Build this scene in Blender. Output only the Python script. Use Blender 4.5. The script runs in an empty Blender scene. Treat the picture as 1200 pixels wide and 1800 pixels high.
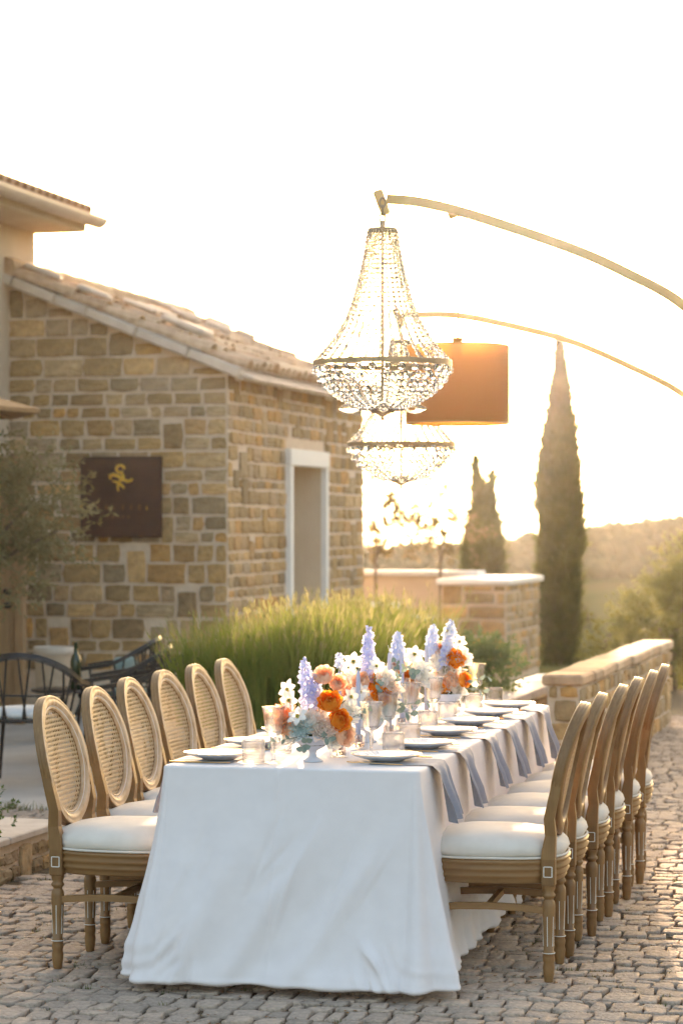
import bpy, math, random
import numpy as np
from mathutils import Vector, Matrix, Quaternion

R = math.radians
rnd = random.Random(7)
sc = bpy.context.scene
C = sc.collection

# ------------------------------------------------------------------ camera
EYE = 1.62
YAW = R(14.5)
cam = bpy.data.cameras.new("camera")
cam.sensor_fit = 'HORIZONTAL'
cam.sensor_width = 24.0
cam.lens = 85.0
cam.clip_start = 0.1
cam.clip_end = 6000
cam.dof.use_dof = True
cam.dof.focus_distance = 8.95
cam.dof.aperture_fstop = 3.7
cam.dof.aperture_blades = 0
camo = bpy.data.objects.new("camera", cam)
C.objects.link(camo)
camo.location = (0, 0, EYE)
camo.rotation_euler = (R(90.30), 0, YAW)
sc.camera = camo

HAZE_D = 0.00014
HAZE_G = 0.92
# ------------------------------------------------------------------ sky and sun
SUN_AZ = -9.8          # degrees from +Y towards +X
SUN_EL = 7.4
world = bpy.data.worlds.new("World")
sc.world = world
world.use_nodes = True
wn = world.node_tree
wn.nodes.clear()
sky = wn.nodes.new("ShaderNodeTexSky")
sky.sky_type = 'NISHITA'
sky.sun_disc = False
sky.sun_elevation = R(SUN_EL)
sky.sun_rotation = R(SUN_AZ)
sky.altitude = 150
sky.air_density = 0.9
sky.dust_density = 6.0
sky.ozone_density = 0.1
bg = wn.nodes.new("ShaderNodeBackground")
bg.inputs["Strength"].default_value = 0.15
wo = wn.nodes.new("ShaderNodeOutputWorld")
wn.links.new(sky.outputs[0], bg.inputs[0])
wn.links.new(bg.outputs[0], wo.inputs[0])

sun = bpy.data.lights.new("sun", 'SUN')
sun.energy = 3.0
sun.angle = R(0.6)
sun.color = (1.0, 0.69, 0.45)
suno = bpy.data.objects.new("sun", sun)
C.objects.link(suno)
sd = Vector((math.sin(R(SUN_AZ)) * math.cos(R(SUN_EL)), math.cos(R(SUN_AZ)) * math.cos(R(SUN_EL)), math.sin(R(SUN_EL))))
suno.rotation_euler = (-sd).to_track_quat('-Z', 'Y').to_euler()
suno.location = (-3, 30, 20)

sc.view_settings.view_transform = 'Standard'
sc.view_settings.look = 'None'
sc.view_settings.exposure = 2.5
sc.view_settings.gamma = 1.0
cy = sc.cycles if hasattr(sc, "cycles") else None
sc.render.engine = 'CYCLES'
cy = sc.cycles
cy.use_denoising = True
cy.max_bounces = 28
cy.diffuse_bounces = 7
cy.glossy_bounces = 3
cy.transmission_bounces = 28
cy.transparent_max_bounces = 48
cy.volume_bounces = 0
cy.caustics_reflective = False
cy.caustics_refractive = True
cy.sample_clamp_indirect = 6.0
cy.blur_glossy = 0.5

# ------------------------------------------------------------------ helpers
def link(o, parent=None):
    C.objects.link(o)
    if parent is not None:
        o.parent = parent
    return o

def tag(o, label=None, cat=None, group=None, kind=None):
    if label: o["label"] = label
    if cat: o["category"] = cat
    if group: o["group"] = group
    if kind: o["kind"] = kind
    return o

def thing(name, label, cat, loc=(0, 0, 0), rz=0.0, group=None):
    o = bpy.data.objects.new(name, None)
    o.empty_display_size = 0.1
    C.objects.link(o)
    o.location = loc
    o.rotation_euler = (0, 0, rz)
    return tag(o, label, cat, group)

def copy_tree(o, parent=None):
    c = o.copy()
    C.objects.link(c)
    c.parent = parent
    for ch in list(o.children):
        copy_tree(ch, c)
    return c

def inst(me, name, parent=None, loc=(0, 0, 0), rot=(0, 0, 0), scale=(1, 1, 1)):
    o = bpy.data.objects.new(name, me)
    link(o, parent)
    o.location = loc
    if isinstance(rot, Quaternion):
        o.rotation_mode = 'QUATERNION'
        o.rotation_quaternion = rot
    else:
        o.rotation_euler = rot
    o.scale = scale if hasattr(scale, "__len__") else (scale,) * 3
    return o

def nmesh(name, V, F, mat, smooth=False):
    """bulk mesh from numpy arrays, F all the same length"""
    V = np.asarray(V, dtype=np.float32)
    F = np.asarray(F, dtype=np.int32)
    me = bpy.data.meshes.new(name)
    k = F.shape[1]
    me.vertices.add(len(V)); me.vertices.foreach_set("co", V.ravel())
    me.loops.add(F.size); me.loops.foreach_set("vertex_index", F.ravel())
    me.polygons.add(len(F))
    me.polygons.foreach_set("loop_start", np.arange(0, F.size, k, dtype=np.int32))
    me.polygons.foreach_set("loop_total", np.full(len(F), k, dtype=np.int32))
    if smooth:
        me.polygons.foreach_set("use_smooth", np.ones(len(F), dtype=bool))
    me.update(calc_edges=True)
    me.materials.append(mat)
    return me

class MB:
    def __init__(self):
        self.v = []; self.f = []; self.s = []
    def add(self, verts, faces, smooth=False):
        b = len(self.v)
        self.v.extend([tuple(p) for p in verts])
        for f in faces:
            self.f.append(tuple(i + b for i in f)); self.s.append(smooth)
        return self
    def box(self, c, s, M=None, bev=0.0):
        hx, hy, hz = s[0] / 2, s[1] / 2, s[2] / 2
        if bev <= 0:
            vs = [Vector((x, y, z)) for z in (-hz, hz) for y in (-hy, hy) for x in (-hx, hx)]
            fs = [(0, 2, 3, 1), (4, 5, 7, 6), (0, 1, 5, 4), (2, 6, 7, 3), (0, 4, 6, 2), (1, 3, 7, 5)]
        else:
            vs = []; fs = []
            b = min(bev, hx * .9, hy * .9, hz * .9)
            rings = [(-hz, b), (-hz + b, 0), (hz - b, 0), (hz, b)]
            for z, i in rings:
                x, y = hx - i, hy - i
                if i == 0:
                    pts = [(-x + b, -y), (x - b, -y), (x, -y + b), (x, y - b), (x - b, y), (-x + b, y), (-x, y - b), (-x, -y + b)]
                else:
                    pts = [(-x + b * .3, -y), (x - b * .3, -y), (x, -y + b * .3), (x, y - b * .3), (x - b * .3, y), (-x + b * .3, y), (-x, y - b * .3), (-x, -y + b * .3)]
                vs += [Vector((p[0], p[1], z)) for p in pts]
            for r in range(3):
                for k in range(8):
                    a = r * 8 + k; d = r * 8 + (k + 1) % 8
                    fs.append((a, d, d + 8, a + 8))
            fs.append(tuple(range(7, -1, -1))); fs.append(tuple(range(24, 32)))
        if M is not None:
            vs = [M @ p for p in vs]
        self.add([p + Vector(c) for p in vs], fs)
        return self
    def lathe(self, prof, n=20, c=(0, 0, 0), smooth=True, mod=None, caps=True):
        vs = []; fs = []
        for j, (r, z) in enumerate(prof):
            for k in range(n):
                a = 2 * math.pi * k / n
                rr = r if mod is None else mod(r, z, a, j)
                vs.append((c[0] + rr * math.cos(a), c[1] + rr * math.sin(a), c[2] + z))
        for j in range(len(prof) - 1):
            for k in range(n):
                k2 = (k + 1) % n
                fs.append((j * n + k, j * n + k2, (j + 1) * n + k2, (j + 1) * n + k))
        self.add(vs, fs, smooth)
        if caps:
            if prof[0][0] > 1e-5: self.add(vs[:n], [tuple(range(n - 1, -1, -1))])
            if prof[-1][0] > 1e-5: self.add(vs[-n:], [tuple(range(n))])
        return self
    def tube(self, pts, r, n=8, caps=True, smooth=True, closed=False, flat=None):
        """round (or flat=(w,h) elliptical/rectangular) sweep along pts"""
        pts = [Vector(p) for p in pts]
        m = len(pts)
        rs = r if hasattr(r, "__len__") else [r] * m
        up = Vector((0, 0, 1))
        vs = []; fs = []
        prevn = None
        for i, p in enumerate(pts):
            if closed:
                t = (pts[(i + 1) % m] - pts[i - 1]).normalized()
            else:
                t = (pts[min(i + 1, m - 1)] - pts[max(i - 1, 0)])
                t = t.normalized() if t.length > 1e-9 else Vector((0, 0, 1))
            if prevn is None:
                ref = up if abs(t.dot(up)) < 0.95 else Vector((1, 0, 0))
                nn = (ref - t * ref.dot(t)).normalized()
            else:
                nn = (prevn - t * prevn.dot(t)).normalized()
            prevn = nn
            bb = t.cross(nn)
            if flat is None:
                for k in range(n):
                    a = 2 * math.pi * k / n
                    vs.append(p + (nn * math.cos(a) + bb * math.sin(a)) * rs[i])
            else:
                w, h = flat[0] / 2 * rs[i], flat[1] / 2 * rs[i]
                for sx, sy in ((-1, -1), (1, -1), (1, 1), (-1, 1)):
                    vs.append(p + bb * (sx * w) + nn * (sy * h))
        if flat is not None: n = 4
        mm = m if closed else m - 1
        for i in range(mm):
            i2 = (i + 1) % m
            for k in range(n):
                k2 = (k + 1) % n
                fs.append((i * n + k, i * n + k2, i2 * n + k2, i2 * n + k))
        self.add(vs, fs, smooth and flat is None)
        if caps and not closed:
            self.add(vs[:n], [tuple(range(n - 1, -1, -1))]); self.add(vs[-n:], [tuple(range(n))])
        return self
    def sweep(self, rings, closed_path=True, closed_prof=True, smooth=True):
        """rings: list of lists of points"""
        m = len(rings); n = len(rings[0])
        vs = [p for r in rings for p in r]; fs = []
        for i in range(m if closed_path else m - 1):
            i2 = (i + 1) % m
            for k in range(n if closed_prof else n - 1):
                k2 = (k + 1) % n
                fs.append((i * n + k, i * n + k2, i2 * n + k2, i2 * n + k))
        self.add(vs, fs, smooth)
        return self
    def mesh(self, name, mat):
        me = bpy.data.meshes.new(name)
        me.from_pydata(self.v, [], self.f)
        me.polygons.foreach_set("use_smooth", self.s)
        me.materials.append(mat)
        me.validate()
        me.update()
        return me
    def build(self, name, mat, parent=None, loc=(0, 0, 0), rot=(0, 0, 0)):
        return inst(self.mesh(name, mat), name, parent, loc, rot)

# ------------------------------------------------------------------ materials
MATS = {}
def nodes_of(name):
    m = bpy.data.materials.new(name)
    m.use_nodes = True
    nt = m.node_tree
    b = nt.nodes.get("Principled BSDF")
    return m, nt, b

def ramp(nt, stops, interp='LINEAR'):
    r = nt.nodes.new("ShaderNodeValToRGB")
    r.color_ramp.interpolation = interp
    el = r.color_ramp.elements
    while len(el) < len(stops): el.new(0.5)
    for e, (p, c) in zip(el, stops):
        e.position = p; e.color = (*c, 1)
    return r

def mat(name, c1, c2=None, scale=8.0, rough=0.7, stretch=(1, 1, 1), bump=0.0, bscale=None, detail=4.0, metal=0.0,
        spec=0.5, translucent=0.0, tcol=None, objrand=None, island=False, coat=0.0, sheen=0.0, rough2=None, dist=0.01, space='Object', mid=None):
    m, nt, b = nodes_of(name)
    L = nt.links
    tc = nt.nodes.new("ShaderNodeTexCoord")
    mp = nt.nodes.new("ShaderNodeMapping")
    mp.inputs["Scale"].default_value = stretch
    L.new(tc.outputs[space], mp.inputs[0])
    nz = nt.nodes.new("ShaderNodeTexNoise")
    nz.inputs["Scale"].default_value = scale
    nz.inputs["Detail"].default_value = detail
    nz.inputs["Roughness"].default_value = 0.6
    L.new(mp.outputs[0], nz.inputs["Vector"])
    col = None
    if objrand:
        oi = nt.nodes.new("ShaderNodeObjectInfo")
        src = oi.outputs["Random"]
        if island:
            ge = nt.nodes.new("ShaderNodeNewGeometry")
            ad = nt.nodes.new("ShaderNodeMath"); ad.operation = 'ADD'
            L.new(oi.outputs["Random"], ad.inputs[0]); L.new(ge.outputs["Random Per Island"], ad.inputs[1])
            fr = nt.nodes.new("ShaderNodeMath"); fr.operation = 'FRACT'
            L.new(ad.outputs[0], fr.inputs[0]); src = fr.outputs[0]
        rp = ramp(nt, objrand, 'LINEAR')
        L.new(src, rp.inputs[0])
        mx = nt.nodes.new("ShaderNodeMix"); mx.data_type = 'RGBA'; mx.blend_type = 'MULTIPLY'
        mx.inputs[0].default_value = 1.0
        r2 = ramp(nt, [(0.25, c1), (0.75, c2 or c1)])
        L.new(nz.outputs[0], r2.inputs[0])
        L.new(rp.outputs[0], mx.inputs[6]); L.new(r2.outputs[0], mx.inputs[7])
        col = mx.outputs[2]
    else:
        st = [(0.3, c1), (0.7, c2 or c1)] if mid is None else [(0.3, c1), (0.5, mid), (0.7, c2)]
        r2 = ramp(nt, st)
        L.new(nz.outputs[0], r2.inputs[0])
        col = r2.outputs[0]
    L.new(col, b.inputs["Base Color"])
    b.inputs["Roughness"].default_value = rough
    b.inputs["Metallic"].default_value = metal
    b.inputs["Specular IOR Level"].default_value = spec
    if coat: b.inputs["Coat Weight"].default_value = coat
    if sheen:
        b.inputs["Sheen Weight"].default_value = sheen
    if bump > 0:
        bp = nt.nodes.new("ShaderNodeBump")
        bp.inputs["Strength"].default_value = bump
        bp.inputs["Distance"].default_value = dist
        n2 = nz
        if bscale:
            n2 = nt.nodes.new("ShaderNodeTexNoise")
            n2.inputs["Scale"].default_value = bscale
            n2.inputs["Detail"].default_value = 5
            L.new(mp.outputs[0], n2.inputs["Vector"])
        L.new(n2.outputs[0], bp.inputs["Height"])
        L.new(bp.outputs[0], b.inputs["Normal"])
    if translucent > 0:
        tr = nt.nodes.new("ShaderNodeBsdfTranslucent")
        if tcol: tr.inputs["Color"].default_value = (*tcol, 1)
        else: L.new(col, tr.inputs["Color"])
        ms = nt.nodes.new("ShaderNodeMixShader")
        ms.inputs[0].default_value = translucent
        out = nt.nodes.get("Material Output")
        L.new(b.outputs[0], ms.inputs[1]); L.new(tr.outputs[0], ms.inputs[2])
        L.new(ms.outputs[0], out.inputs["Surface"])
    MATS[name] = m
    return m

def glass(name, color=(1, 1, 1), rough=0.0, ior=1.45):
    m, nt, b = nodes_of(name)
    b.inputs["Base Color"].default_value = (*color, 1)
    b.inputs["Roughness"].default_value = rough
    b.inputs["IOR"].default_value = ior
    b.inputs["Transmission Weight"].default_value = 1.0
    MATS[name] = m
    return m

def linen(name, c1, c2, scale=900.0, bump=0.25, translucent=0.0, rough=0.9):
    """woven cloth: two crossed wave threads as fine relief"""
    m = mat(name, c1, c2, scale=14, rough=rough, translucent=translucent, spec=0.2, sheen=0.15)
    nt = m.node_tree; L = nt.links
    b = nt.nodes.get("Principled BSDF")
    tc = nt.nodes.new("ShaderNodeTexCoord")
    hs = []
    for ax in ('X', 'Z'):
        w = nt.nodes.new("ShaderNodeTexWave"); w.bands_direction = ax
        w.inputs["Scale"].default_value = scale / 6.28; w.inputs["Distortion"].default_value = 1.2; w.inputs["Detail"].default_value = 2
        L.new(tc.outputs["Object"], w.inputs["Vector"]); hs.append(w)
    ad = nt.nodes.new("ShaderNodeMath"); ad.operation = 'ADD'
    L.new(hs[0].outputs["Fac"], ad.inputs[0]); L.new(hs[1].outputs["Fac"], ad.inputs[1])
    n3 = nt.nodes.new("ShaderNodeTexNoise"); n3.inputs["Scale"].default_value = 260
    L.new(tc.outputs["Object"], n3.inputs["Vector"])
    a2 = nt.nodes.new("ShaderNodeMath"); a2.operation = 'ADD'
    L.new(ad.outputs[0], a2.inputs[0]); L.new(n3.outputs[0], a2.inputs[1])
    bp = nt.nodes.new("ShaderNodeBump"); bp.inputs["Strength"].default_value = bump; bp.inputs["Distance"].default_value = 0.0008
    L.new(a2.outputs[0], bp.inputs["Height"]); L.new(bp.outputs[0], b.inputs["Normal"])
    return m

STONE = [(0.0, (.48, .315, .145)), (.15, (.32, .225, .125)), (.32, (.54, .345, .15)), (.46, (.42, .325, .225)), (.60, (.60, .33, .11)), (.72, (.27, .195, .115)), (.86, (.52, .39, .24)), (1.0, (.66, .43, .20))]
M_stone = mat("wall_stone", (.48, .45, .42), (1.05, 1.03, 1.0), scale=13, rough=.9, bump=.9, bscale=34, objrand=STONE, island=True, dist=.012)
M_mortar = mat("mortar", (.57, .45, .33), (.67, .54, .41), scale=14, rough=.95, bump=.5, bscale=60)
M_slab = mat("roof_clay", (.55, .52, .48), (1, 1, 1), scale=9, rough=.9, bump=.5, bscale=30, objrand=[(0, (.55, .36, .23)), (.3, (.66, .46, .30)), (.55, (.48, .33, .22)), (.8, (.72, .55, .38)), (1, (.58, .38, .24))], island=True, dist=.015)
M_verge = mat("verge_stone", (.48, .40, .33), (.60, .52, .44), scale=7, rough=.9, bump=.4, bscale=30)
M_plaster = mat("plaster", (.56, .46, .35), (.63, .53, .41), scale=3, rough=.95, bump=.2, bscale=80)
M_white = mat("white_stone", (.74, .73, .72), (.80, .79, .77), scale=5, rough=.8, bump=.15, bscale=50)
M_terra = mat("terracotta", (.50, .28, .16), (.66, .42, .27), scale=12, rough=.9, bump=.3, bscale=50)
M_gutter = mat("gutter_metal", (.52, .46, .42), (.60, .54, .49), scale=4, rough=.5, metal=.2)
M_signp = mat("sign_panel", (.045, .016, .006), (.060, .022, .008), scale=5, rough=.55)
M_gold = mat("gold", (.80, .52, .20), (.90, .62, .28), scale=20, rough=.28, metal=1.0)
M_signgold = mat("sign_gold", (.75, .42, .06), (.85, .52, .10), scale=20, rough=.45, metal=.6)
M_dimgold = mat("sign_letter_bronze", (.16, .075, .02), (.20, .09, .025), scale=20, rough=.6, metal=.3)
M_doorwood = mat("door_wood", (.28, .17, .085), (.36, .23, .125), scale=6, stretch=(6, 6, .6), rough=.6, bump=.1)
M_terrace = mat("terrace_stone", (.40, .36, .32), (.52, .48, .43), scale=1.6, rough=.85, bump=.15, bscale=70)
M_dirt = mat("joint_soil", (.05, .032, .016), (.13, .085, .04), scale=22, rough=1, bump=.8, bscale=130, mid=(.11, .08, .04))
M_cobble = mat("cobble_stone", (.58, .57, .56), (1.08, 1.05, 1.0), scale=42, rough=.92, bump=1.0, bscale=75, objrand=[(0, (.42, .335, .27)), (.3, (.54, .43, .35)), (.55, (.38, .31, .255)), (.8, (.58, .455, .36)), (1, (.47, .375, .30))], island=True, dist=.012)
M_land = mat("land", (.050, .055, .022), (.095, .085, .04), scale=.15, rough=1, detail=8, spec=0.0, mid=(.07, .075, .03))
M_wood = mat("limewashed_oak", (.78, .74, .70), (1.15, 1.15, 1.12), scale=5, stretch=(7, 7, .9), rough=.5, bump=.12, bscale=18, objrand=[(0, (.20, .105, .036)), (1, (.27, .150, .056))], detail=8, dist=.003)
M_woodh = mat("limewashed_oak_rail", (.80, .76, .72), (1.12, 1.12, 1.1), scale=5, stretch=(1.0, 1.0, 9), rough=.5, bump=.10, bscale=18, objrand=[(0, (.22, .115, .040)), (1, (.28, .155, .060))], detail=8, dist=.003)
M_frame = mat("whitewashed_oak", (.36, .225, .11), (.56, .43, .30), scale=6, stretch=(5, 5, 1.2), rough=.55, bump=.12, bscale=18, mid=(.46, .32, .19), detail=8, dist=.003)
M_wash = mat("white_wash", (.66, .62, .56), (.78, .75, .70), scale=60, rough=.7)
M_cane = mat("cane", (.56, .40, .22), (.68, .52, .32), scale=60, rough=.55, translucent=.2)
M_seat = linen("seat_linen", (.66, .60, .53), (.73, .67, .60), scale=1500, bump=.25)
M_cloth = linen("tablecloth_linen", (.83, .77, .765), (.87, .81, .805), scale=1100, bump=.25, translucent=.10)
M_napkin = linen("napkin_linen", (.25, .265, .325), (.30, .315, .375), scale=1500, bump=.3)
M_plate = mat("white_ceramic", (.80, .81, .83), (.84, .84, .85), scale=8, rough=.18, coat=.3)
M_bowl = mat("matte_grey_ceramic", (.52, .54, .62), (.58, .60, .67), scale=12, rough=.55)
M_candle = mat("lavender_wax", (.50, .53, .68), (.56, .58, .72), scale=6, rough=.5, translucent=.25)
M_wick = mat("wick", (.75, .72, .66), (.8, .77, .7), scale=50, rough=.9)
def thin_glass(name, refr=0.0, rough=.03):
    """thin-walled glass: clear film with a Fresnel reflection, optionally part solid refraction"""
    m, nt, b = nodes_of(name)
    b.inputs["Transmission Weight"].default_value = 1.0
    b.inputs["Roughness"].default_value = 0.0; b.inputs["IOR"].default_value = 1.40
    tr = nt.nodes.new("ShaderNodeBsdfTransparent")
    gl = nt.nodes.new("ShaderNodeBsdfGlossy"); gl.inputs["Roughness"].default_value = rough
    lw_ = nt.nodes.new("ShaderNodeLayerWeight"); lw_.inputs["Blend"].default_value = .5
    fr = nt.nodes.new("ShaderNodeMapRange")
    pw_ = nt.nodes.new("ShaderNodeMath"); pw_.operation = 'POWER'; pw_.inputs[1].default_value = 4.0
    nt.links.new(lw_.outputs["Facing"], pw_.inputs[0]); nt.links.new(pw_.outputs[0], fr.inputs["Value"])
    fr.inputs["To Min"].default_value = .05; fr.inputs["To Max"].default_value = .75
    mx = nt.nodes.new("ShaderNodeMixShader"); L = nt.links
    L.new(fr.outputs[0], mx.inputs[0]); L.new(tr.outputs[0], mx.inputs[1]); L.new(gl.outputs[0], mx.inputs[2])
    m2 = nt.nodes.new("ShaderNodeMixShader"); m2.inputs[0].default_value = refr
    L.new(mx.outputs[0], m2.inputs[1]); L.new(b.outputs[0], m2.inputs[2])
    L.new(m2.outputs[0], nt.nodes["Material Output"].inputs["Surface"])
    MATS[name] = m
    return m
M_glass = thin_glass("clear_glass", .55)
M_thin_glass = thin_glass("cylinder_glass", 0.0)
M_crystal = glass("crystal_glass", (.90, .895, .90), ior=1.52)
M_peachglass = glass("peach_glass", (1.0, .80, .70))
M_brass = mat("aged_brass", (.34, .23, .13), (.44, .31, .18), scale=20, rough=.45, metal=.5)
M_arm = mat("arc_arm_metal", (.64, .40, .16), (.70, .45, .19), scale=10, rough=.45, metal=.3)
M_shade = mat("drum_shade_fabric", (.42, .26, .10), (.48, .30, .12), scale=90, rough=.9, translucent=.55, tcol=(.86, .54, .21), bump=.2, stretch=(1, 1, 8))
M_dark = mat("dark_metal", (.030, .024, .020), (.045, .035, .028), scale=12, rough=.42, metal=.2)
M_cushw = linen("white_cushion", (.74, .74, .74), (.80, .80, .80), scale=900)
M_cusht = linen("teal_cushion", (.20, .27, .25), (.25, .32, .29), scale=900)
M_pot = mat("stone_pot", (.40, .31, .22), (.48, .38, .28), scale=10, rough=.9)
M_bottle = mat("green_bottle", (.018, .028, .012), (.026, .038, .016), scale=5, rough=.15)
M_parasol = mat("parasol_canvas", (.26, .15, .07), (.31, .19, .09), scale=30, rough=.9)
M_bark = mat("bark", (.14, .10, .07), (.24, .18, .13), scale=14, stretch=(4, 4, 1), rough=.95, bump=.6)
def leafmat(name, c1, c2, t=.35, scale=2.0):
    return mat(name, c1, c2, scale=scale, rough=.65, translucent=t, spec=.3, detail=6)
M_cyp = leafmat("cypress_leaf", (.055, .065, .015), (.12, .125, .032), .40, 3)
M_lav = leafmat("lavender_leaf", (.14, .185, .032), (.24, .275, .065), .5, 2)
M_lavtip = leafmat("lavender_tip", (.24, .235, .09), (.33, .30, .14), .45, 4)
M_olive = leafmat("olive_leaf", (.17, .14, .065), (.30, .26, .14), .25, 6)
M_oliver = leafmat("olive_bush_leaf", (.14, .145, .045), (.25, .235, .08), .40, 4)
M_box = leafmat("shrub_leaf", (.07, .11, .035), (.13, .18, .07), .35, 8)
M_thin = leafmat("young_tree_leaf", (.12, .09, .04), (.20, .15, .07), .35, 4)
M_grass = leafmat("joint_grass", (.07, .10, .02), (.17, .16, .05), .35, 20)
M_litter = mat("dry_litter", (.13, .06, .025), (.26, .14, .055), scale=40, rough=.9)
M_leafg = leafmat("eucalyptus_leaf", (.20, .28, .24), (.30, .37, .32), .30, 20)
M_stem = leafmat("flower_stem", (.16, .22, .08), (.26, .30, .12), .2, 20)
def petal(name, c1, c2, t=.45):
    return mat(name, c1, c2, scale=26, rough=.6, translucent=t, spec=.2, detail=3)
M_orange = petal("orange_petal", (.90, .35, .028), (.95, .48, .07))
M_coral = petal("coral_petal", (.91, .42, .20), (.95, .58, .36))
M_peach = petal("peach_petal", (.94, .66, .46), (.96, .78, .62))
M_blush = petal("blush_petal", (.94, .83, .76), (.96, .90, .85), .42)
M_whitep = petal("white_petal", (.94, .92, .87), (.96, .95, .92), .42)
M_blueg = petal("pale_blue_petal", (.74, .84, .85), (.82, .89, .89))
M_delph = petal("delphinium_petal", (.58, .61, .86), (.74, .76, .94))
M_delphp = petal("pale_delphinium_petal", (.60, .66, .86), (.76, .80, .93))
M_yellow = petal("yellow_centre", (.75, .55, .12), (.85, .66, .22), .2)
ORD = ["nearest", "second", "third", "fourth", "fifth", "farthest"]

# ------------------------------------------------------------------ ground, terrain
def smooth01(t): 
    t = max(0.0, min(1.0, t)); return t * t * (3 - 2 * t)

def hnoise(x, y, s):
    return (math.sin(x * 1.7 / s + 1.3) * math.cos(y * 1.3 / s + .4) + .5 * math.sin(x * 3.9 / s - y * 2.7 / s + 2.1) + .3 * math.sin(x * 7.1 / s + y * 6.3 / s))

def terrain_z(X, D):
    pts = [(-60, -.06), (28, -.06), (34, -.35), (42, -.95), (48, -1.0), (56, -.5), (64, -.15), (70, .0), (76, .4), (82, .95), (86, 1.05), (105, -2), (300, -25), (1700, -60)]
    z = pts[-1][1]
    for (d0, z0), (d1, z1) in zip(pts, pts[1:]):
        if D <= d1:
            z = z0 + (z1 - z0) * smooth01((D - d0) / (d1 - d0)) if D > d0 else z0
            break
    if D > 50:
        k = smooth01((D - 50) / 32)
        z += k * (.10 * hnoise(X, D, 7) + .09 * (max(-3, min(17, X)) - 8))
    return z

ds = [-60, -20, 0, 10, 20, 28, 31, 34, 38, 42, 46, 50, 55] + [58 + 2 * i for i in range(32)] + [130, 160, 240, 400, 700, 1200, 1700]
xs = [-1500, -900, -500, -250, -120, -80] + [-60 + 2.5 * i for i in range(49)] + [80, 120, 250, 500, 900, 1500]
V = []; F = []
ca, sa = math.cos(YAW), math.sin(YAW)
for D in ds:
    for X in xs:
        V.append((X * ca - D * sa, X * sa + D * ca, terrain_z(X, D)))
nx = len(xs)
for j in range(len(ds) - 1):
    for i in range(nx - 1):
        F.append((j * nx + i, j * nx + i + 1, (j + 1) * nx + i + 1, (j + 1) * nx + i))
o = inst(nmesh("ground", V, F, M_land, True), "ground")
tag(o, "grassy land falling to a valley with hazy hills", None, None, "structure")

# wooded far ridge: one mass
rr = random.Random(3)
V = []; F = []
for k in range(900):
    D = rr.choice([rr.uniform(78, 86), rr.uniform(70, 86), rr.uniform(70, 86), rr.uniform(47, 56)])
    X = rr.uniform(-2, 16) * D / 84
    if D < 60 and hnoise(X, D, 4) < -.1: continue
    gz = terrain_z(X, D)
    h = rr.uniform(.28, .6); w = h * rr.uniform(.5, .75)
    b = len(V); n = 7
    for (fr, fz) in ((.55, -.1), (1.0, .35), (.75, .75), (.25, 1.0)):
        for q in range(n):
            a = 2 * math.pi * q / n
            jj = rr.uniform(.8, 1.2)
            x = X + w * fr * jj * math.cos(a); d = D + w * fr * jj * math.sin(a)
            V.append((x * ca - d * sa, x * sa + d * ca, gz + h * fz * rr.uniform(.9, 1.08)))
    for j in range(3):
        for q in range(n):
            F.append((b + j * n + q, b + j * n + (q + 1) % n, b + (j + 1) * n + (q + 1) % n, b + (j + 1) * n + q))
M_wood_far = mat("far_wood_leaf", (.06, .055, .03), (.12, .105, .055), scale=1.5, rough=1, spec=0.0)
o = inst(nmesh("far_woodland", V, F, M_wood_far, True), "far_woodland")
tag(o, "hazy far woodland along the ridge", None, None, "stuff")

# paving bed and cobbles
o = MB().add([(-7, 3, -.014), (7, 3, -.014), (7, 24, -.014), (-3.0, 24, -.014), (-3.0, 12.85, -.014), (-7, 12.85, -.014)],
             [(0, 1, 2, 3, 4, 5)]).build("cobbled_pavement", M_dirt)
tag(o, "grey cobbled yard with mossy joints under the table", None, None, "structure")
pave = o
cob_rr = random.Random(11)
def row_y(r, x):
    return 6.6 + r * .106 + .024 * math.sin(x * 2.3 + r * 1.7) + .013 * math.sin(x * 6.1 + r * 2.9) + .03 * math.sin(x * .7 + r * .11)
def cobble_poly(x0, x1, r, g):
    """irregular outline of one cobble between two row lines"""
    pts = []
    j = lambda s=.010: cob_rr.uniform(-s, s)
    m = 3
    for k in range(m):
        t = k / (m - 1); x = x0 + g + (x1 - x0 - 2 * g) * t
        e = cob_rr.uniform(0, .006) if k in (0, m - 1) else 0
        pts.append((x + j(), row_y(r, x) + g + e + j(.010)))
    pts.append((x1 - g + j(.006), (row_y(r, x1) + row_y(r + 1, x1)) / 2 + j()))
    for k in range(m):
        t = k / (m - 1); x = x1 - g - (x1 - x0 - 2 * g) * t
        e = cob_rr.uniform(0, .006) if k in (0, m - 1) else 0
        pts.append((x + j(), row_y(r + 1, x) - g - e + j(.010)))
    pts.append((x0 + g + j(.006), (row_y(r, x0) + row_y(r + 1, x0)) / 2 + j()))
    return pts
def cobble_geo(pts, lean, hz):
    n = len(pts)
    cx = sum(p[0] for p in pts) / n; cy_ = sum(p[1] for p in pts) / n
    V = []; F = []
    for (f, z) in ((1.0, -.035), (1.0, -.004), (.97, .0008), (.70, .002)):
        for p in pts:
            dx, dy = p[0] - cx, p[1] - cy_
            V.append((dx * f, dy * f, z + hz + (lean[0] * dx + lean[1] * dy) * (1 if z > -.02 else 0) + (cob_rr.uniform(-.0022, .0022) if z > -.02 else 0)))
    V.append((cob_rr.uniform(-.01, .01), cob_rr.uniform(-.01, .01), .002 + cob_rr.uniform(-.002, .003) + hz))
    for j in range(3):
        for k in range(n):
            k2 = (k + 1) % n
            F.append((j * n + k, j * n + k2, (j + 1) * n + k2, (j + 1) * n + k))
    for k in range(n):
        F.append((3 * n + k, 3 * n + (k + 1) % n, 4 * n))
    return (cx, cy_), V, F
def cam_xd(x, y): return x * ca + y * sa, -x * sa + y * ca
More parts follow.
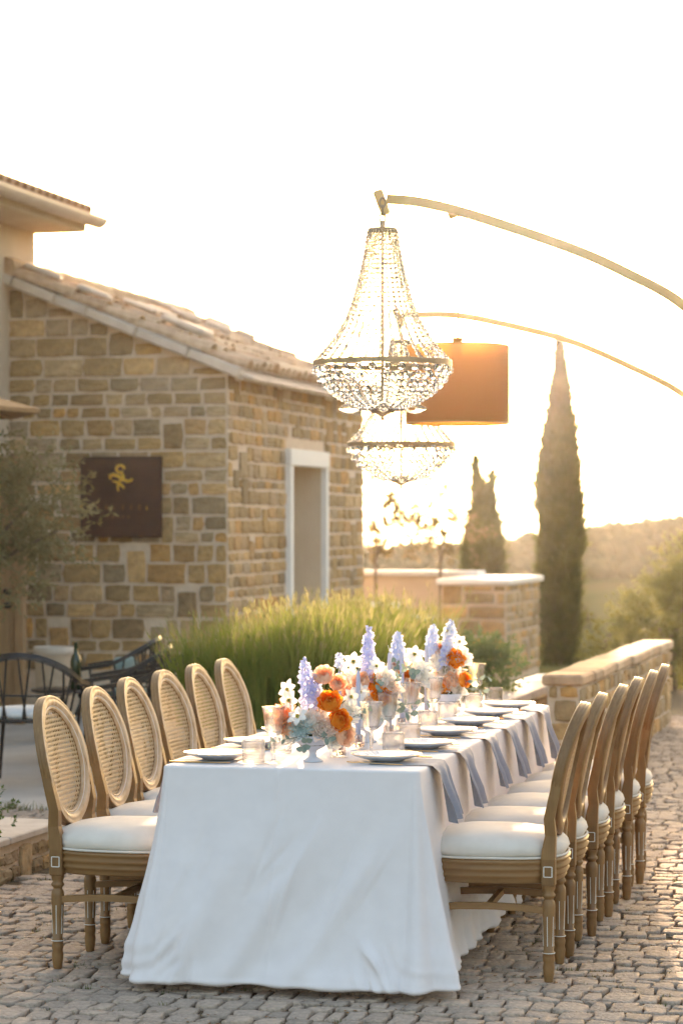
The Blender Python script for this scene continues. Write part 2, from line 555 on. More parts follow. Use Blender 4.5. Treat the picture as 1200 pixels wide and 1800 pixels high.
def in_view(x, y):
    X, D = cam_xd(x, y)
    if D < 7.55: return False
    return abs(X) < D * .1412 + .25
def under_cloth(x, y): return -2.72 < x < -1.92 and 8.5 < y < 11.2
near = []; rest = MB(); allc = []
for r in range(0, 190):
    x = -5.6 + cob_rr.uniform(0, .1)
    yr = 6.6 + r * .106
    if yr > 20.5: break
    xmax = 1.2
    xmin = -5.6 if yr < 12.75 else -2.98
    x = xmin + cob_rr.uniform(0, .06)
    while x < xmax:
        w = cob_rr.choice([cob_rr.uniform(.055, .09), cob_rr.uniform(.08, .125)])
        cx, cy_ = x + w / 2, yr + .05
        if in_view(cx, cy_) and not under_cloth(cx, cy_) and not (-4.9 < cx < -4.17 and 9.5 < cy_ < 11.05):
            pts = cobble_poly(x, x + w, r, cob_rr.choice((cob_rr.uniform(.0025, .007), cob_rr.uniform(.003, .011))))
            (mx, my), v, f = cobble_geo(pts, (cob_rr.uniform(-.045, .045), cob_rr.uniform(-.05, .05)), cob_rr.uniform(-.005, .003))
            X, D = cam_xd(mx, my)
            allc.append((D, (mx, my), v, f))
        x += w
allc.sort(key=lambda t: t[0])
for k, (D, (mx, my), v, f) in enumerate(allc):
    if k < 300:
        MB().add(v, f, True).build("cobblestone", M_cobble, pave, (mx, my, 0))
    else:
        rest.add([(p[0] + mx, p[1] + my, p[2]) for p in v], f, True)
o = rest.build("distant_cobbles", M_cobble, pave); o["kind"] = "stuff"

# grass and moss in the joints
def blades(centers, n_each, hmin, hmax, wid, spread, lean, rg):
    V = []; F = []
    for (cx, cy_, cz) in centers:
        for _ in range(n_each):
            a = rg.uniform(0, 6.283); rr_ = spread * math.sqrt(rg.random())
            x, y = cx + rr_ * math.cos(a), cy_ + rr_ * math.sin(a)
            h = rg.uniform(hmin, hmax); b = rg.uniform(0, 6.283); l = lean * h * rg.uniform(.2, 1)
            wx, wy = wid * math.cos(b + 1.5), wid * math.sin(b + 1.5)
            lx, ly = l * math.cos(b), l * math.sin(b)
            q = len(V)
            V += [(x - wx, y - wy, cz), (x + wx, y + wy, cz), (x + wx * .7 + lx * .4, y + wy * .7 + ly * .4, cz + h * .6), (x - wx * .7 + lx * .4, y - wy * .7 + ly * .4, cz + h * .6),
                  (x + lx + wx * .1, y + ly + wy * .1, cz + h), (x + lx - wx * .1, y + ly - wy * .1, cz + h)]
            F += [(q, q + 1, q + 2, q + 3), (q + 3, q + 2, q + 4, q + 5)]
    return V, F
gr = random.Random(5)
cs = []
for _ in range(2600):
    r = gr.randrange(0, 130); x = gr.uniform(-5.4, 1.0)
    y = row_y(r, x)
    if in_view(x, y) and not under_cloth(x, y) and hnoise(x, y, .5) > .1 and y < 12.7:
        cs.append((x, y, -.013))
V, F = blades(cs, 12, .010, .026, .0018, .026, .9, gr)
cs = [(gr.uniform(-5.6, -4.36), 12.84 + gr.uniform(-.03, .03), -.012) for _ in range(40)]
V2, F2 = blades(cs, 16, .02, .07, .003, .05, .9, gr)
F += [tuple(i + len(V) for i in f) for f in F2]; V += V2
o = inst(nmesh("joint_grass", V, F, M_grass), "joint_grass")
tag(o, "sparse green and brown grass in the cobble joints", None, None, "stuff")

# dry brown bits caught in the joints
lr = random.Random(9); V = []; F = []
while len(F) < 1500:
    r = lr.randrange(0, 60); x = lr.uniform(-5.0, .9); y = row_y(r, x) + lr.gauss(0, .010)
    if not in_view(x, y) or under_cloth(x, y) or y > 12.7: continue
    if hnoise(x + 5, y, .45) < -.2: continue
    a = lr.uniform(0, 6.28); l = lr.uniform(.005, .014); w = l * lr.uniform(.25, .6); z = lr.uniform(-.006, .004)
    c_, s_ = math.cos(a), math.sin(a); q = len(V)
    V += [(x - c_ * l, y - s_ * l, z), (x + s_ * w, y - c_ * w, z + lr.uniform(0, .004)), (x + c_ * l, y + s_ * l, z + lr.uniform(0, .004)), (x - s_ * w, y + c_ * w, z)]
    F.append((q, q + 1, q + 2, q + 3))
o = inst(nmesh("leaf_litter", V, F, M_litter), "leaf_litter")
tag(o, "dry brown leaf litter caught between the cobbles", None, None, "stuff")

# terrace left of the bed
o = MB().box((-7.6, 16.5, -.02), (6.5, 7.3, .05), None, .004).build("terrace", M_terrace)
tag(o, "pale smooth stone terrace in front of the stone house", None, None, "structure")

# ------------------------------------------------------------------ stone facing generator
def stone_piece(w, h, depth, rg, mb, T):
    """irregular block: w x h face in local (s, z), T maps (s, out, z) to xyz"""
    def ring(ins, out, jit):
        hw, hh = w / 2 - ins, h / 2 - ins
        pts = [(-hw, -hh), (0, -hh), (hw, -hh), (hw, 0), (hw, hh), (0, hh), (-hw, hh), (-hw, 0)]
        return pts, out, jit
    rings = []
    base = [(rg.uniform(-.009, .009), rg.uniform(-.006, .006)) for _ in range(8)]
    for ins, out in ((0, -.03), (0, depth * .6), (.008, depth * .95), (.03, depth)):
        hw, hh = w / 2 - ins, h / 2 - ins
        cr = rg.uniform(.001, .006)
        pts = [(-hw + cr, -hh + cr), (0, -hh), (hw - cr, -hh + cr), (hw, 0), (hw - cr, hh - cr), (0, hh), (-hw + cr, hh - cr), (-hw, 0)]
        rings.append([T(p[0] + b[0], out + (rg.uniform(-.004, .004) if out > 0 else 0), p[1] + b[1]) for p, b in zip(pts, base)])
    vs = [p for r in rings for p in r] + [T(0, depth * 1.02 + rg.uniform(-.003, .006), 0)]
    fs = []
    for j in range(3):
        for k in range(8):
            k2 = (k + 1) % 8
            fs.append((j * 8 + k, j * 8 + k2, (j + 1) * 8 + k2, (j + 1) * 8 + k))
    for k in range(8):
        fs.append((24 + k, 24 + (k + 1) % 8, 32))
    mb.add(vs, fs)

def stone_courses(width, z0, ztop, rg, cmin=.085, cmax=.17, wmin=.13, wmax=.34, gap=.019, holes=()):
    """list of (s centre, z centre, w, h) filling 0..width, z0..ztop(s)"""
    out = []; z = z0; blocked = []
    zmax = max(ztop(0), ztop(width))
    while z < zmax:
        ch = rg.uniform(cmin, cmax); s = rg.uniform(-.12, 0); nb = []
        while s < width:
            w = rg.uniform(wmin, wmax) * (.75 if ch < .11 else 1)
            if rg.random() < .12: w *= .55
            a, b = max(s, 0), min(s + w, width)
            if width - b < .07: b = width
            h = ch
            parts = [(a, b)]
            for (q0, q1) in blocked:
                np_ = []
                for (m, n) in parts:
                    if q1 <= m or q0 >= n: np_.append((m, n)); continue
                    if q0 - m > .05: np_.append((m, q0))
                    if n - q1 > .05: np_.append((q1, n))
                parts = np_
            for (m, n) in parts:
                hh = h
                if rg.random() < .13 and n - m < .26 and n - m > .1:
                    hh = h + rg.uniform(cmin, cmin + .03); nb.append((m, n, hh - h))
                zt = ztop((m + n) / 2)
                if z + hh > zt: hh = zt - z
                if hh < .05 or n - m < .06: continue
                c = ((m + n) / 2, z + hh / 2, n - m - gap, hh - gap)
                if any(c[0] + c[2] / 2 > H[0] and c[0] - c[2] / 2 < H[1] and c[1] + c[3] / 2 > H[2] and c[1] - c[3] / 2 < H[3] for H in holes):
                    # trim against the opening when it leaves enough
                    H = [H for H in holes if c[0] + c[2] / 2 > H[0] and c[0] - c[2] / 2 < H[1] and c[1] + c[3] / 2 > H[2] and c[1] - c[3] / 2 < H[3]][0]
                    if m < H[0] - .08: n = H[0]; c = ((m + n) / 2, c[1], n - m - gap, c[3])
                    elif n > H[1] + .08: m = H[1]; c = ((m + n) / 2, c[1], n - m - gap, c[3])
                    else: continue
                out.append(c)
            s = b if b > s else s + w
            if b >= width: break
        blocked = [(m, n) for (m, n, e) in nb]
        z += ch
    return out

def face_stones(parent, stones, T, rg, depth=.03, limit=300, rest_name="distant_stones", order=None, material=None):
    if order: stones = sorted(stones, key=order)
    rest = MB(); nrest = 0
    for k, (s, z, w, h) in enumerate(stones):
        mb = MB(); d = depth * rg.uniform(.5, 1.25)
        if k < limit:
            c = T(s, 0, z)
            stone_piece(w, h, d, rg, mb, lambda a, b, e: tuple(np.subtract(T(s + a, b, z + e), c)))
            mb.build("stone", material or M_stone, parent, c)
        else:
            stone_piece(w, h, d, rg, rest, lambda a, b, e: T(s + a, b, z + e)); nrest += 1
    if nrest:
        o = rest.build(rest_name, material or M_stone, parent); o["kind"] = "stuff"

# ------------------------------------------------------------------ stone annexe
BX0, BX1, BY0, BY1 = -7.86, -5.92, 19.13, 23.75
house = thing("stone_house", "small rubble stone house with a slab roof behind the terrace", "house", (0, 0, 0))
def roof_z(x): return 2.97 + (BX1 - x) * .40
mb = MB()
core = .0
# wall core with a door opening on the right wall (facing +X)
DY0, DY1, DZ1 = 20.97, 22.12, 2.17
vs = [(BX0, BY0, -.05), (BX1, BY0, -.05), (BX1, BY0, roof_z(BX1)), (BX0, BY0, roof_z(BX0))]
mb.add(vs, [(0, 1, 2, 3)])
for (y0, y1, z0, z1) in ((BY0, DY0, -.05, 2.96), (DY1, BY1, -.05, 2.96), (DY0, DY1, DZ1, 2.96)):
    mb.add([(BX1, y0, z0), (BX1, y1, z0), (BX1, y1, z1), (BX1, y0, z1)], [(0, 1, 2, 3)])
mb.add([(BX0, BY1, -.05), (BX1, BY1, -.05), (BX1, BY1, roof_z(BX1)), (BX0, BY1, roof_z(BX0))], [(3, 2, 1, 0)])
mb.build("wall", M_mortar, house)
# reveal of the doorway
RV = 1.1
mb = MB()
mb.add([(BX1, DY0, 0), (BX1 - RV, DY0, 0), (BX1 - RV, DY0, DZ1), (BX1, DY0, DZ1)], [(0, 1, 2, 3)])
mb.add([(BX1, DY1, 0), (BX1 - RV, DY1, 0), (BX1 - RV, DY1, DZ1), (BX1, DY1, DZ1)], [(3, 2, 1, 0)])
mb.add([(BX1, DY0, DZ1), (BX1 - RV, DY0, DZ1), (BX1 - RV, DY1, DZ1), (BX1, DY1, DZ1)], [(0, 1, 2, 3)])
mb.add([(BX1 - RV, DY0, 0), (BX1 - RV, DY1, 0), (BX1 - RV, DY1, DZ1), (BX1 - RV, DY0, DZ1)], [(0, 1, 2, 3)])
o = mb.build("door_reveal", M_plaster, house)
# white surround
sur = MB().box((BX1 + .01, (DY0 + DY1) / 2, DZ1 + .06), (.10, DY1 - DY0 + .20, .15), None, .006).build("lintel", M_white, house)
MB().box((BX1 + .008, DY0 - .045, DZ1 / 2 - .02), (.095, .085, DZ1), None, .006).build("door_jamb", M_white, house)
MB().box((BX1 + .008, DY1 + .045, DZ1 / 2 - .02), (.095, .085, DZ1), None, .006).build("door_jamb", M_white, house)
rg = random.Random(21)
st = stone_courses(BX1 - BX0, .0, lambda s: roof_z(BX0 + s) - .10, rg, .10, .19, .15, .36)
st = [q for q in st if q[1] > .45]
face_stones(house, st, lambda s, o_, z: (BX0 + s, BY0 - o_, z), rg, .016)
print("front stones", len(st))
rg = random.Random(22)
holes = [(DY0 - BY0 - .10, DY1 - BY0 + .10, -1, DZ1 + .15)]
st2 = stone_courses(BY1 - BY0, .5, lambda s: 2.90, rg, .085, .15, .15, .34, holes=holes)
face_stones(house, st2, lambda s, o_, z: (BX1 + o_, BY0 + s, z), rg, .016, limit=max(40, 300 - len(st)), order=lambda q: q[0])
print("side stones", len(st2))
# roof
slope = math.atan(.40)
rg = random.Random(23)
deck = MB()
e0, e1 = BX1 + .16, BX0 - .05
for z in (0, ):
    deck.add([(e0, BY0 - .10, roof_z(e0) - .02), (e0, BY1 + .15, roof_z(e0) - .02), (e1, BY1 + .15, roof_z(e1) - .02), (e1, BY0 - .10, roof_z(e1) - .02),
              (e0, BY0 - .10, roof_z(e0) - .10), (e0, BY1 + .15, roof_z(e0) - .10), (e1, BY1 + .15, roof_z(e1) - .10), (e1, BY0 - .10, roof_z(e1) - .10)],
             [(0, 1, 2, 3), (7, 6, 5, 4), (0, 4, 5, 1), (3, 2, 6, 7), (0, 3, 7, 4), (1, 5, 6, 2)])
roof = deck.build("roof", M_verge, house)
# verge stones along the front edge
L_ = (e0 - e1) / math.cos(slope)
s = 0.0
ux = Vector((-math.cos(slope), 0, math.sin(slope))); un = Vector((math.sin(slope), 0, math.cos(slope)))
Mr = Matrix((ux, Vector((0, 1, 0)), un)).transposed()
while s < L_ - .1:
    w = rg.uniform(.28, .5); w = min(w, L_ - s)
    c = Vector((e0, BY0 - .06, roof_z(e0))) + ux * (s + w / 2) + un * (-.045)
    MB().box((0, 0, 0), (w - .014, .16, .085), Mr, .012).build("verge_stone", M_verge, roof, c)
    s += w
# eave slabs
y = BY0 - .12
while y < BY1 + .1:
    w = rg.uniform(.35, .6)
    c = Vector((e0 - .03, y + w / 2, roof_z(e0) - .04))
    MB().box((0, 0, 0), (.26, w - .012, .035), Mr @ Matrix.Rotation(rg.uniform(-.03, .03), 3, 'Z'), .01).build("eave_slab", M_verge, roof, c)
    y += w
# clay barrel tiles in columns down the slope
def barrel(rg, rad, ln, th):
    V = []; F = []; n = 7
    k0, k1 = rg.uniform(.95, 1.08), rg.uniform(.80, .90)
    for t_ in (0, .5, 1):
        for q in range(n + 1):
            a_ = math.pi * q / n
            r1 = rad * (k0 + (k1 - k0) * t_) * rg.uniform(.97, 1.03)
            V.append(Vector((t_ * ln, r1 * math.cos(a_), r1 * math.sin(a_) * .8)))
            V.append(Vector((t_ * ln, (r1 - th) * math.cos(a_), (r1 - th) * math.sin(a_) * .8)))
    m2 = 2 * (n + 1)
    for i in range(2):
        for q in range(n):
            b0 = i * m2 + 2 * q; b1 = b0 + 2
            F.append((b0, b0 + m2, b1 + m2, b1)); F.append((b0 + 1, b1 + 1, b1 + 1 + m2, b0 + 1 + m2))
    for e_ in (0, 2 * m2):
        for q in range(n): F.append((e_ + 2 * q, e_ + 2 * q + 2, e_ + 2 * q + 3, e_ + 2 * q + 1))
    return V, F
y = BY0 - .02
while y < BY1 + .12:
    sp = rg.uniform(.17, .20)
    s = -.03; k = 0
    while s < L_ - .15:
        ln = rg.uniform(.36, .46)
        V, F = barrel(rg, sp * .56, ln, .016)
        M = Mr @ Matrix.Rotation(rg.uniform(.02, .08), 3, 'Y') @ Matrix.Rotation(rg.uniform(-.05, .05), 3, 'Z')
        c = Vector((e0, y + rg.uniform(-.012, .012), roof_z(e0))) + ux * s + un * (.0 + rg.uniform(0, .03))
        MB().add([M @ v for v in V], F).build("roof_tile", M_slab, roof, c)
        s += ln * .80; k += 1
    y += sp
# stones weighing down the tiles
for _ in range(14):
    s = rg.uniform(.2, L_ - .2); yy = rg.uniform(BY0, BY1)
    c = Vector((e0, yy, roof_z(e0))) + ux * s + un * .12
    MB().box((0, 0, 0), (rg.uniform(.16, .34), rg.uniform(.10, .2), rg.uniform(.04, .07)), Mr @ Matrix.Rotation(rg.uniform(-.5, .5), 3, 'Z'), .02).build("roof_stone", M_verge, roof, c)
# ridge stones
y = BY0 - .1
while y < BY1:
    w = rg.uniform(.3, .5)
    MB().lathe([(.10, -w / 2), (.11, 0), (.10, w / 2)], 9).build("ridge_stone", M_slab, roof, (e1 + .05, y + w / 2, roof_z(e1) + .02), (R(90), 0, 0))
    y += w

# ------------------------------------------------------------------ plaster house on the left
PX = -7.86
villa = thing("plaster_house", "taller plastered house with tiled eaves at the upper left", "house")
MB().add([(PX, 10, -.05), (PX, 19.72, -.05), (PX, 19.72, 4.16), (PX, 10, 4.16), (PX - 3, 10, -.05), (PX - 3, 19.72, -.05), (PX - 3, 19.72, 4.16), (PX - 3, 10, 4.16)],
         [(0, 1, 2, 3), (1, 5, 6, 2), (4, 0, 3, 7), (5, 4, 7, 6), (3, 2, 6, 7)]).build("wall", M_plaster, villa)
MB().box((PX - 1.2, 14.9, 4.20), (3.2, 9.9, .06), None, .004).build("soffit", M_plaster, villa)
MB().box((PX + .405, 14.93, 4.26), (.03, 9.88, .17), None, .003).build("fascia_board", M_plaster, villa)
MB().add([(PX + .40, 19.845, 4.20), (PX - 3, 19.845, 4.20), (PX - 3, 19.845, 5.36), (PX + .40, 19.845, 4.26)], [(0, 1, 2, 3)]).build("gable_end", M_plaster, villa)
vr = MB().add([(PX + .40, 10, 4.24), (PX + .40, 19.86, 4.24), (PX - 3, 19.86, 5.35), (PX - 3, 10, 5.35), (PX + .40, 10, 4.30), (PX + .40, 19.86, 4.30), (PX - 3, 19.86, 5.42), (PX - 3, 10, 5.42)],
              [(3, 2, 1, 0), (4, 5, 6, 7), (0, 1, 5, 4), (1, 2, 6, 5)]).build("roof", M_terra, villa)
sl = math.atan(1.11 / 3.4)
for k in range(22):
    yy = 19.78 - k * .165
    V = []; F = []; n = 8
    for i, t in enumerate((0, .5, 1.0)):
        for q in range(n + 1):
            a = math.pi * q / n; rr_ = .078 - .008 * t
            V.append((-t * .9, rr_ * math.cos(a), rr_ * math.sin(a) * 1.05))
            V.append((-t * .9, (rr_ - .014) * math.cos(a), (rr_ - .014) * math.sin(a) * 1.05))
    m_ = 2 * (n + 1)
    for i in range(2):
        for q in range(n):
            a = i * m_ + 2 * q; b = a + 2
            F.append((a, b, b + m_, a + m_)); F.append((a + 1, a + 1 + m_, b + 1 + m_, b + 1))
    for q in range(n):
        F.append((2 * q, 2 * q + 1, 2 * q + 3, 2 * q + 2))
    MB().add(V, F).build("roof_tile", M_terra, vr, (PX + .47, yy, 4.32), (0, sl, 0))
g = MB(); V = []; F = []; n = 8
for i, yy in enumerate((10, 15, 19.98)):
    for q in range(n + 1):
        a = math.pi * q / n + math.pi
        V.append((PX + .50 + .085 * math.cos(a), yy, 4.30 + .085 * math.sin(a)))
        V.append((PX + .50 + .078 * math.cos(a), yy, 4.30 + .078 * math.sin(a)))
m_ = 2 * (n + 1)
for i in range(2):
    for q in range(n):
        a = i * m_ + 2 * q; b = a + 2
        F.append((a, b, b + m_, a + m_)); F.append((a + 1, a + 1 + m_, b + 1 + m_, b + 1))
for q in range(n): F.append((2 * m_ + 2 * q, 2 * m_ + 2 * q + 1, 2 * m_ + 2 * q + 3, 2 * m_ + 2 * q + 2))
F.append(tuple(2 * m_ + 2 * q for q in range(n + 1)))
g.add(V, F, False).build("gutter", M_gutter, villa)
MB().tube([(PX + .50, 19.9, 4.33), (PX + .50, 19.9, 4.42)], .006, 6).build("gutter_bracket", M_gutter, villa)

# open wooden door leaf standing out from the plaster wall
door = thing("open_door", "tan wooden door standing open beside the olive tree", "door", (PX + .02, 18.3, 0))
MB().box((.19, 0, 1.09), (.38, .05, 2.16), None, .004).build("door_leaf", M_doorwood, door)
MB().box((.43, -.01, 1.09), (.08, .08, 2.19), None, .006).build("door_post", M_doorwood, door)
MB().box((.21, -.03, 1.5), (.26, .012, .85), None, .004).build("door_panel", M_doorwood, door)
MB().box((.21, -.03, .55), (.26, .012, .75), None, .004).build("door_panel", M_doorwood, door)
for z in (1.08, .97):
    MB().lathe([(.0, -.05), (.024, -.048), (.026, -.03), (.012, -.02), (.012, 0), (.03, .001), (.03, .01)], 14).build("door_knob", M_dark, door, (.33, -.035, z), (R(-90), 0, 0))

# sign on the stone wall
sign = thing("wall_sign", "dark brown panel with gold emblem on the stone house wall", "sign", (-6.83, BY0 - .06, 1.85))
MB().box((0, 0, 0), (.72, .03, .68), None, .006).build("panel", M_signp, sign)
def emb(pts, r):
    return [(p[0], -.022, p[1]) for p in pts], r
em = MB()
circ = [(.035 * math.cos(a), .235 + .03 * math.sin(a)) for a in [i * 2 * math.pi / 14 for i in range(13)]]
em.tube(*emb(circ, .011), n=6)
em.tube(*emb([(.005, .21), (.03, .17), (.02, .14), (-.01, .135)], .011), n=6)
em.tube(*emb([(-.085, .15), (-.09, .18), (-.06, .188), (-.02, .175), (.02, .15), (.06, .13), (.10, .14), (.105, .155)], [.012, .015, .017, .017, .015, .013, .012, .006]), n=6)
em.tube(*emb([(-.07, .135), (-.03, .125), (.01, .10), (.035, .075)], [.006, .012, .013, .008]), n=6)
em.tube(*emb([(-.02, .11), (-.022, .07), (-.015, .05)], [.010, .008, .005]), n=6)
em.build("emblem", M_signgold, sign)
glyphs = {
 'S': [[(.5, .9), (-.4, .9), (-.5, .2), (.5, -.1), (.4, -.9), (-.5, -.9)]],
 'A': [[(-.5, -1), (0, 1), (.5, -1)], [(-.25, -.2), (.25, -.2)]], 'N': [[(-.5, -1), (-.5, 1), (.5, -1), (.5, 1)]],
 'I': [[(0, -1), (0, 1)]], 'O': [[(.5 * math.cos(a), math.sin(a)) for a in [i * math.pi / 5 for i in range(11)]]]}
for i, ch in enumerate("SIAANIION"):
    m_ = MB()
    for st_ in glyphs[ch]:
        m_.tube([(p[0] * .016, 0, p[1] * .020) for p in st_], .0036, 5)
    m_.build("letter", M_signgold if i in (0, 8) else M_dimgold, sign, (-.34 + i * .0725, -.020, -.085))
for i in range(5):
    MB().tube([(-.008, 0, -.008), (0, 0, .010), (.008, 0, -.008)], .003, 5).build("letter", M_dimgold, sign, (-.11 + i * .045, -.019, -.165))

# ------------------------------------------------------------------ low walls at the back
cw = thing("courtyard_wall", "low tan plastered wall with pale coping beyond the grasses", "wall")
MB().box((-6.55, 27.05, .50), (2.25, .28, 1.06), None, .006).build("wall", M_plaster, cw)
for i in range(4):
    MB().box((-7.35 + i * .575, 27.03, 1.065), (.565, .40, .06), None, .008).build("coping_stone", M_white, cw)
pier = thing("stone_pier", "square stone wall end with pale cap beside the tall cypress", "wall")
PA = (-5.42, -4.72, 25.2, 27.2)
MB().box(((PA[0] + PA[1]) / 2, (PA[2] + PA[3]) / 2, .46), (PA[1] - PA[0], PA[3] - PA[2], 1.04)).build("wall", M_mortar, pier)
rg = random.Random(31)
st = stone_courses(PA[1] - PA[0], 0, lambda s: .98, rg, .13, .19, .2, .36, .028)
face_stones(pier, st, lambda s, o_, z: (PA[0] + s, PA[2] - o_, z), rg, .026)
st = stone_courses(PA[3] - PA[2], 0, lambda s: .98, rg, .08, .15, .14, .3, .022)
face_stones(pier, st, lambda s, o_, z: (PA[1] + o_, PA[2] + s, z), rg, .026)
for (x0, x1, y0, y1) in ((PA[0] - .05, PA[1] + .05, PA[2] - .05, 26.0), (PA[0] - .05, PA[1] + .05, 26.01, PA[3] + .05)):
    MB().box(((x0 + x1) / 2, (y0 + y1) / 2, 1.012), (x1 - x0, y1 - y0, .062), None, .01).build("cap_stone", M_white, pier)
for nm, (x0, x1, y0, y1, z0, z1), lb in (("stone_ledge", (-6.55, -6.05, 25.6, 26.0, 0, .76), "pale stone ledge before the tan plastered wall"), ("stone_step", (-5.75, -5.45, 24.6, 25.0, 0, .66), "pale stone block at the foot of the square stone wall end")):
    t = thing(nm, lb, "ledge", ((x0 + x1) / 2, (y0 + y1) / 2, 0))
    MB().box((0, 0, z1 / 2 - .05), (x1 - x0 - .03, y1 - y0 - .03, z1 - .05), None, .004).build("base", M_plaster, t)
    MB().box((0, 0, z1 - .03), (x1 - x0, y1 - y0, .06), None, .01).build("slab", M_white, t)

lw = thing("low_stone_wall", "long low stone wall with rough pale top behind the right chairs", "wall")
LX0, LX1, LY0, LY1 = -2.53, -2.33, 14.9, 19.6
MB().box(((LX0 + LX1) / 2, (LY0 + LY1) / 2, .29), (LX1 - LX0, LY1 - LY0, .66)).build("wall", M_mortar, lw)
rg = random.Random(33)
st = stone_courses(LY1 - LY0, 0, lambda s: .62, rg, .09, .15, .16, .36, .020)
face_stones(lw, st, lambda s, o_, z: (LX1 + o_, LY0 + s, z), rg, .024)
st = stone_courses(LX1 - LX0, 0, lambda s: .62, rg, .10, .15, .09, .20, .016)
face_stones(lw, st, lambda s, o_, z: (LX0 + s, LY0 - o_, z), rg, .024)
y = LY0 - .03
while y < LY1:
    w = min(rg.uniform(.3, .6), LY1 + .02 - y)
    MB().box((0, 0, 0), (LX1 - LX0 + .06, w - .01, .07), Matrix.Rotation(rg.uniform(-.02, .02), 3, 'X'), .014).build("top_stone", M_slab, lw, ((LX0 + LX1) / 2 + rg.uniform(-.01, .01), y + w / 2, .65))
    y += w
sl_ = thing("stone_slab_step", "flat pale stone slab between the shrub and the low wall", "step", (-3.05, 18.75, 0))
MB().box((0, 0, .17), (.60, 1.2, .36), None, .004).build("base", M_plaster, sl_)
MB().box((0, 0, .38), (.66, 1.26, .06), None, .01).build("slab", M_white, sl_)

# planter with grasses
pl = thing("raised_planter", "raised stone planter bed full of tall grasses behind the table", "planter")
QX0, QX1, QY0, QY1, QZ = -4.50, -2.98, 13.0, 17.75, .40
MB().box(((QX0 + QX1) / 2, (QY0 + QY1) / 2, QZ / 2 - .03), (QX1 - QX0, QY1 - QY0, QZ - .04)).build("wall", M_mortar, pl)
rg = random.Random(35)
st = stone_courses(QY1 - QY0, 0, lambda s: QZ - .03, rg, .09, .15, .18, .38, .018)
face_stones(pl, st, lambda s, o_, z: (QX1 + o_, QY0 + s, z), rg, .022)
st = stone_courses(QX1 - QX0, 0, lambda s: QZ - .03, rg, .09, .15, .18, .38, .018)
face_stones(pl, st, lambda s, o_, z: (QX0 + s, QY0 - o_, z), rg, .022)
for (x0, x1, y0, y1) in ((QX1 - .22, QX1 + .05, QY0 - .05, QY1 + .05), (QX0 - .05, QX0 + .2, QY0 - .05, QY1 + .05)):
    y = y0
    while y < y1 - .05:
        w = min(.95, y1 - y)
        MB().box(((x0 + x1) / 2, y + w / 2, QZ + .03), (x1 - x0, w - .006, .06), None, .008).build("coping_stone", M_verge, pl); y += w
MB().box(((QX0 + QX1) / 2, QY0 + .06, QZ + .029), (QX1 - QX0 - .42, .22, .058), None, .008).build("coping_stone", M_verge, pl)
MB().box(((QX0 + QX1) / 2, (QY0 + QY1) / 2 + .05, QZ + .0), (QX1 - QX0 - .42, QY1 - QY0 - .25, .03)).build("soil", M_dirt, pl)

# low kerb planter at the left edge
kp = thing("low_kerb_planter", "low stone kerb planter at the left edge beside the cobbles", "planter")
MB().box((-4.62, 9.95, .06), (.74, 2.1, .20)).build("wall", M_mortar, kp)
rg = random.Random(37)
st = stone_courses(2.1, -.03, lambda s: .145, rg, .06, .10, .16, .34, .014)
face_stones(kp, st, lambda s, o_, z: (-4.25 + o_, 8.9 + s, z), rg, .018)
for i in range(3):
    MB().box((-4.36, 9.25 + i * .70, .175), (.28, .69, .035), None, .006).build("coping_stone", M_verge, kp)
MB().box((-4.62, 10.92, .174), (.25, .22, .034), None, .006).build("coping_stone", M_verge, kp)

# ------------------------------------------------------------------ vegetation
def leaf_quads(P, Dv, ln, wd, rg):
    """diamond leaves: P (N,3) base, Dv (N,3) unit direction, ln/wd arrays"""
    N = len(P)
    rv = rg.normal(size=(N, 3))
    side = np.cross(Dv, rv); side /= (np.linalg.norm(side, axis=1, keepdims=True) + 1e-9)
    nrm = np.cross(side, Dv)
    ln = np.asarray(ln).reshape(-1, 1) * np.ones((N, 1)); wd = np.asarray(wd).reshape(-1, 1) * np.ones((N, 1))
    V = np.empty((N, 4, 3))
    V[:, 0] = P
    V[:, 1] = P + Dv * ln * .45 + side * wd * .5 + nrm * ln * .06
    V[:, 2] = P + Dv * ln
    V[:, 3] = P + Dv * ln * .45 - side * wd * .5 + nrm * ln * .06
    F = np.arange(N * 4).reshape(N, 4)
    return V.reshape(-1, 3), F

def unit(a): return a / (np.linalg.norm(a, axis=1, keepdims=True) + 1e-9)

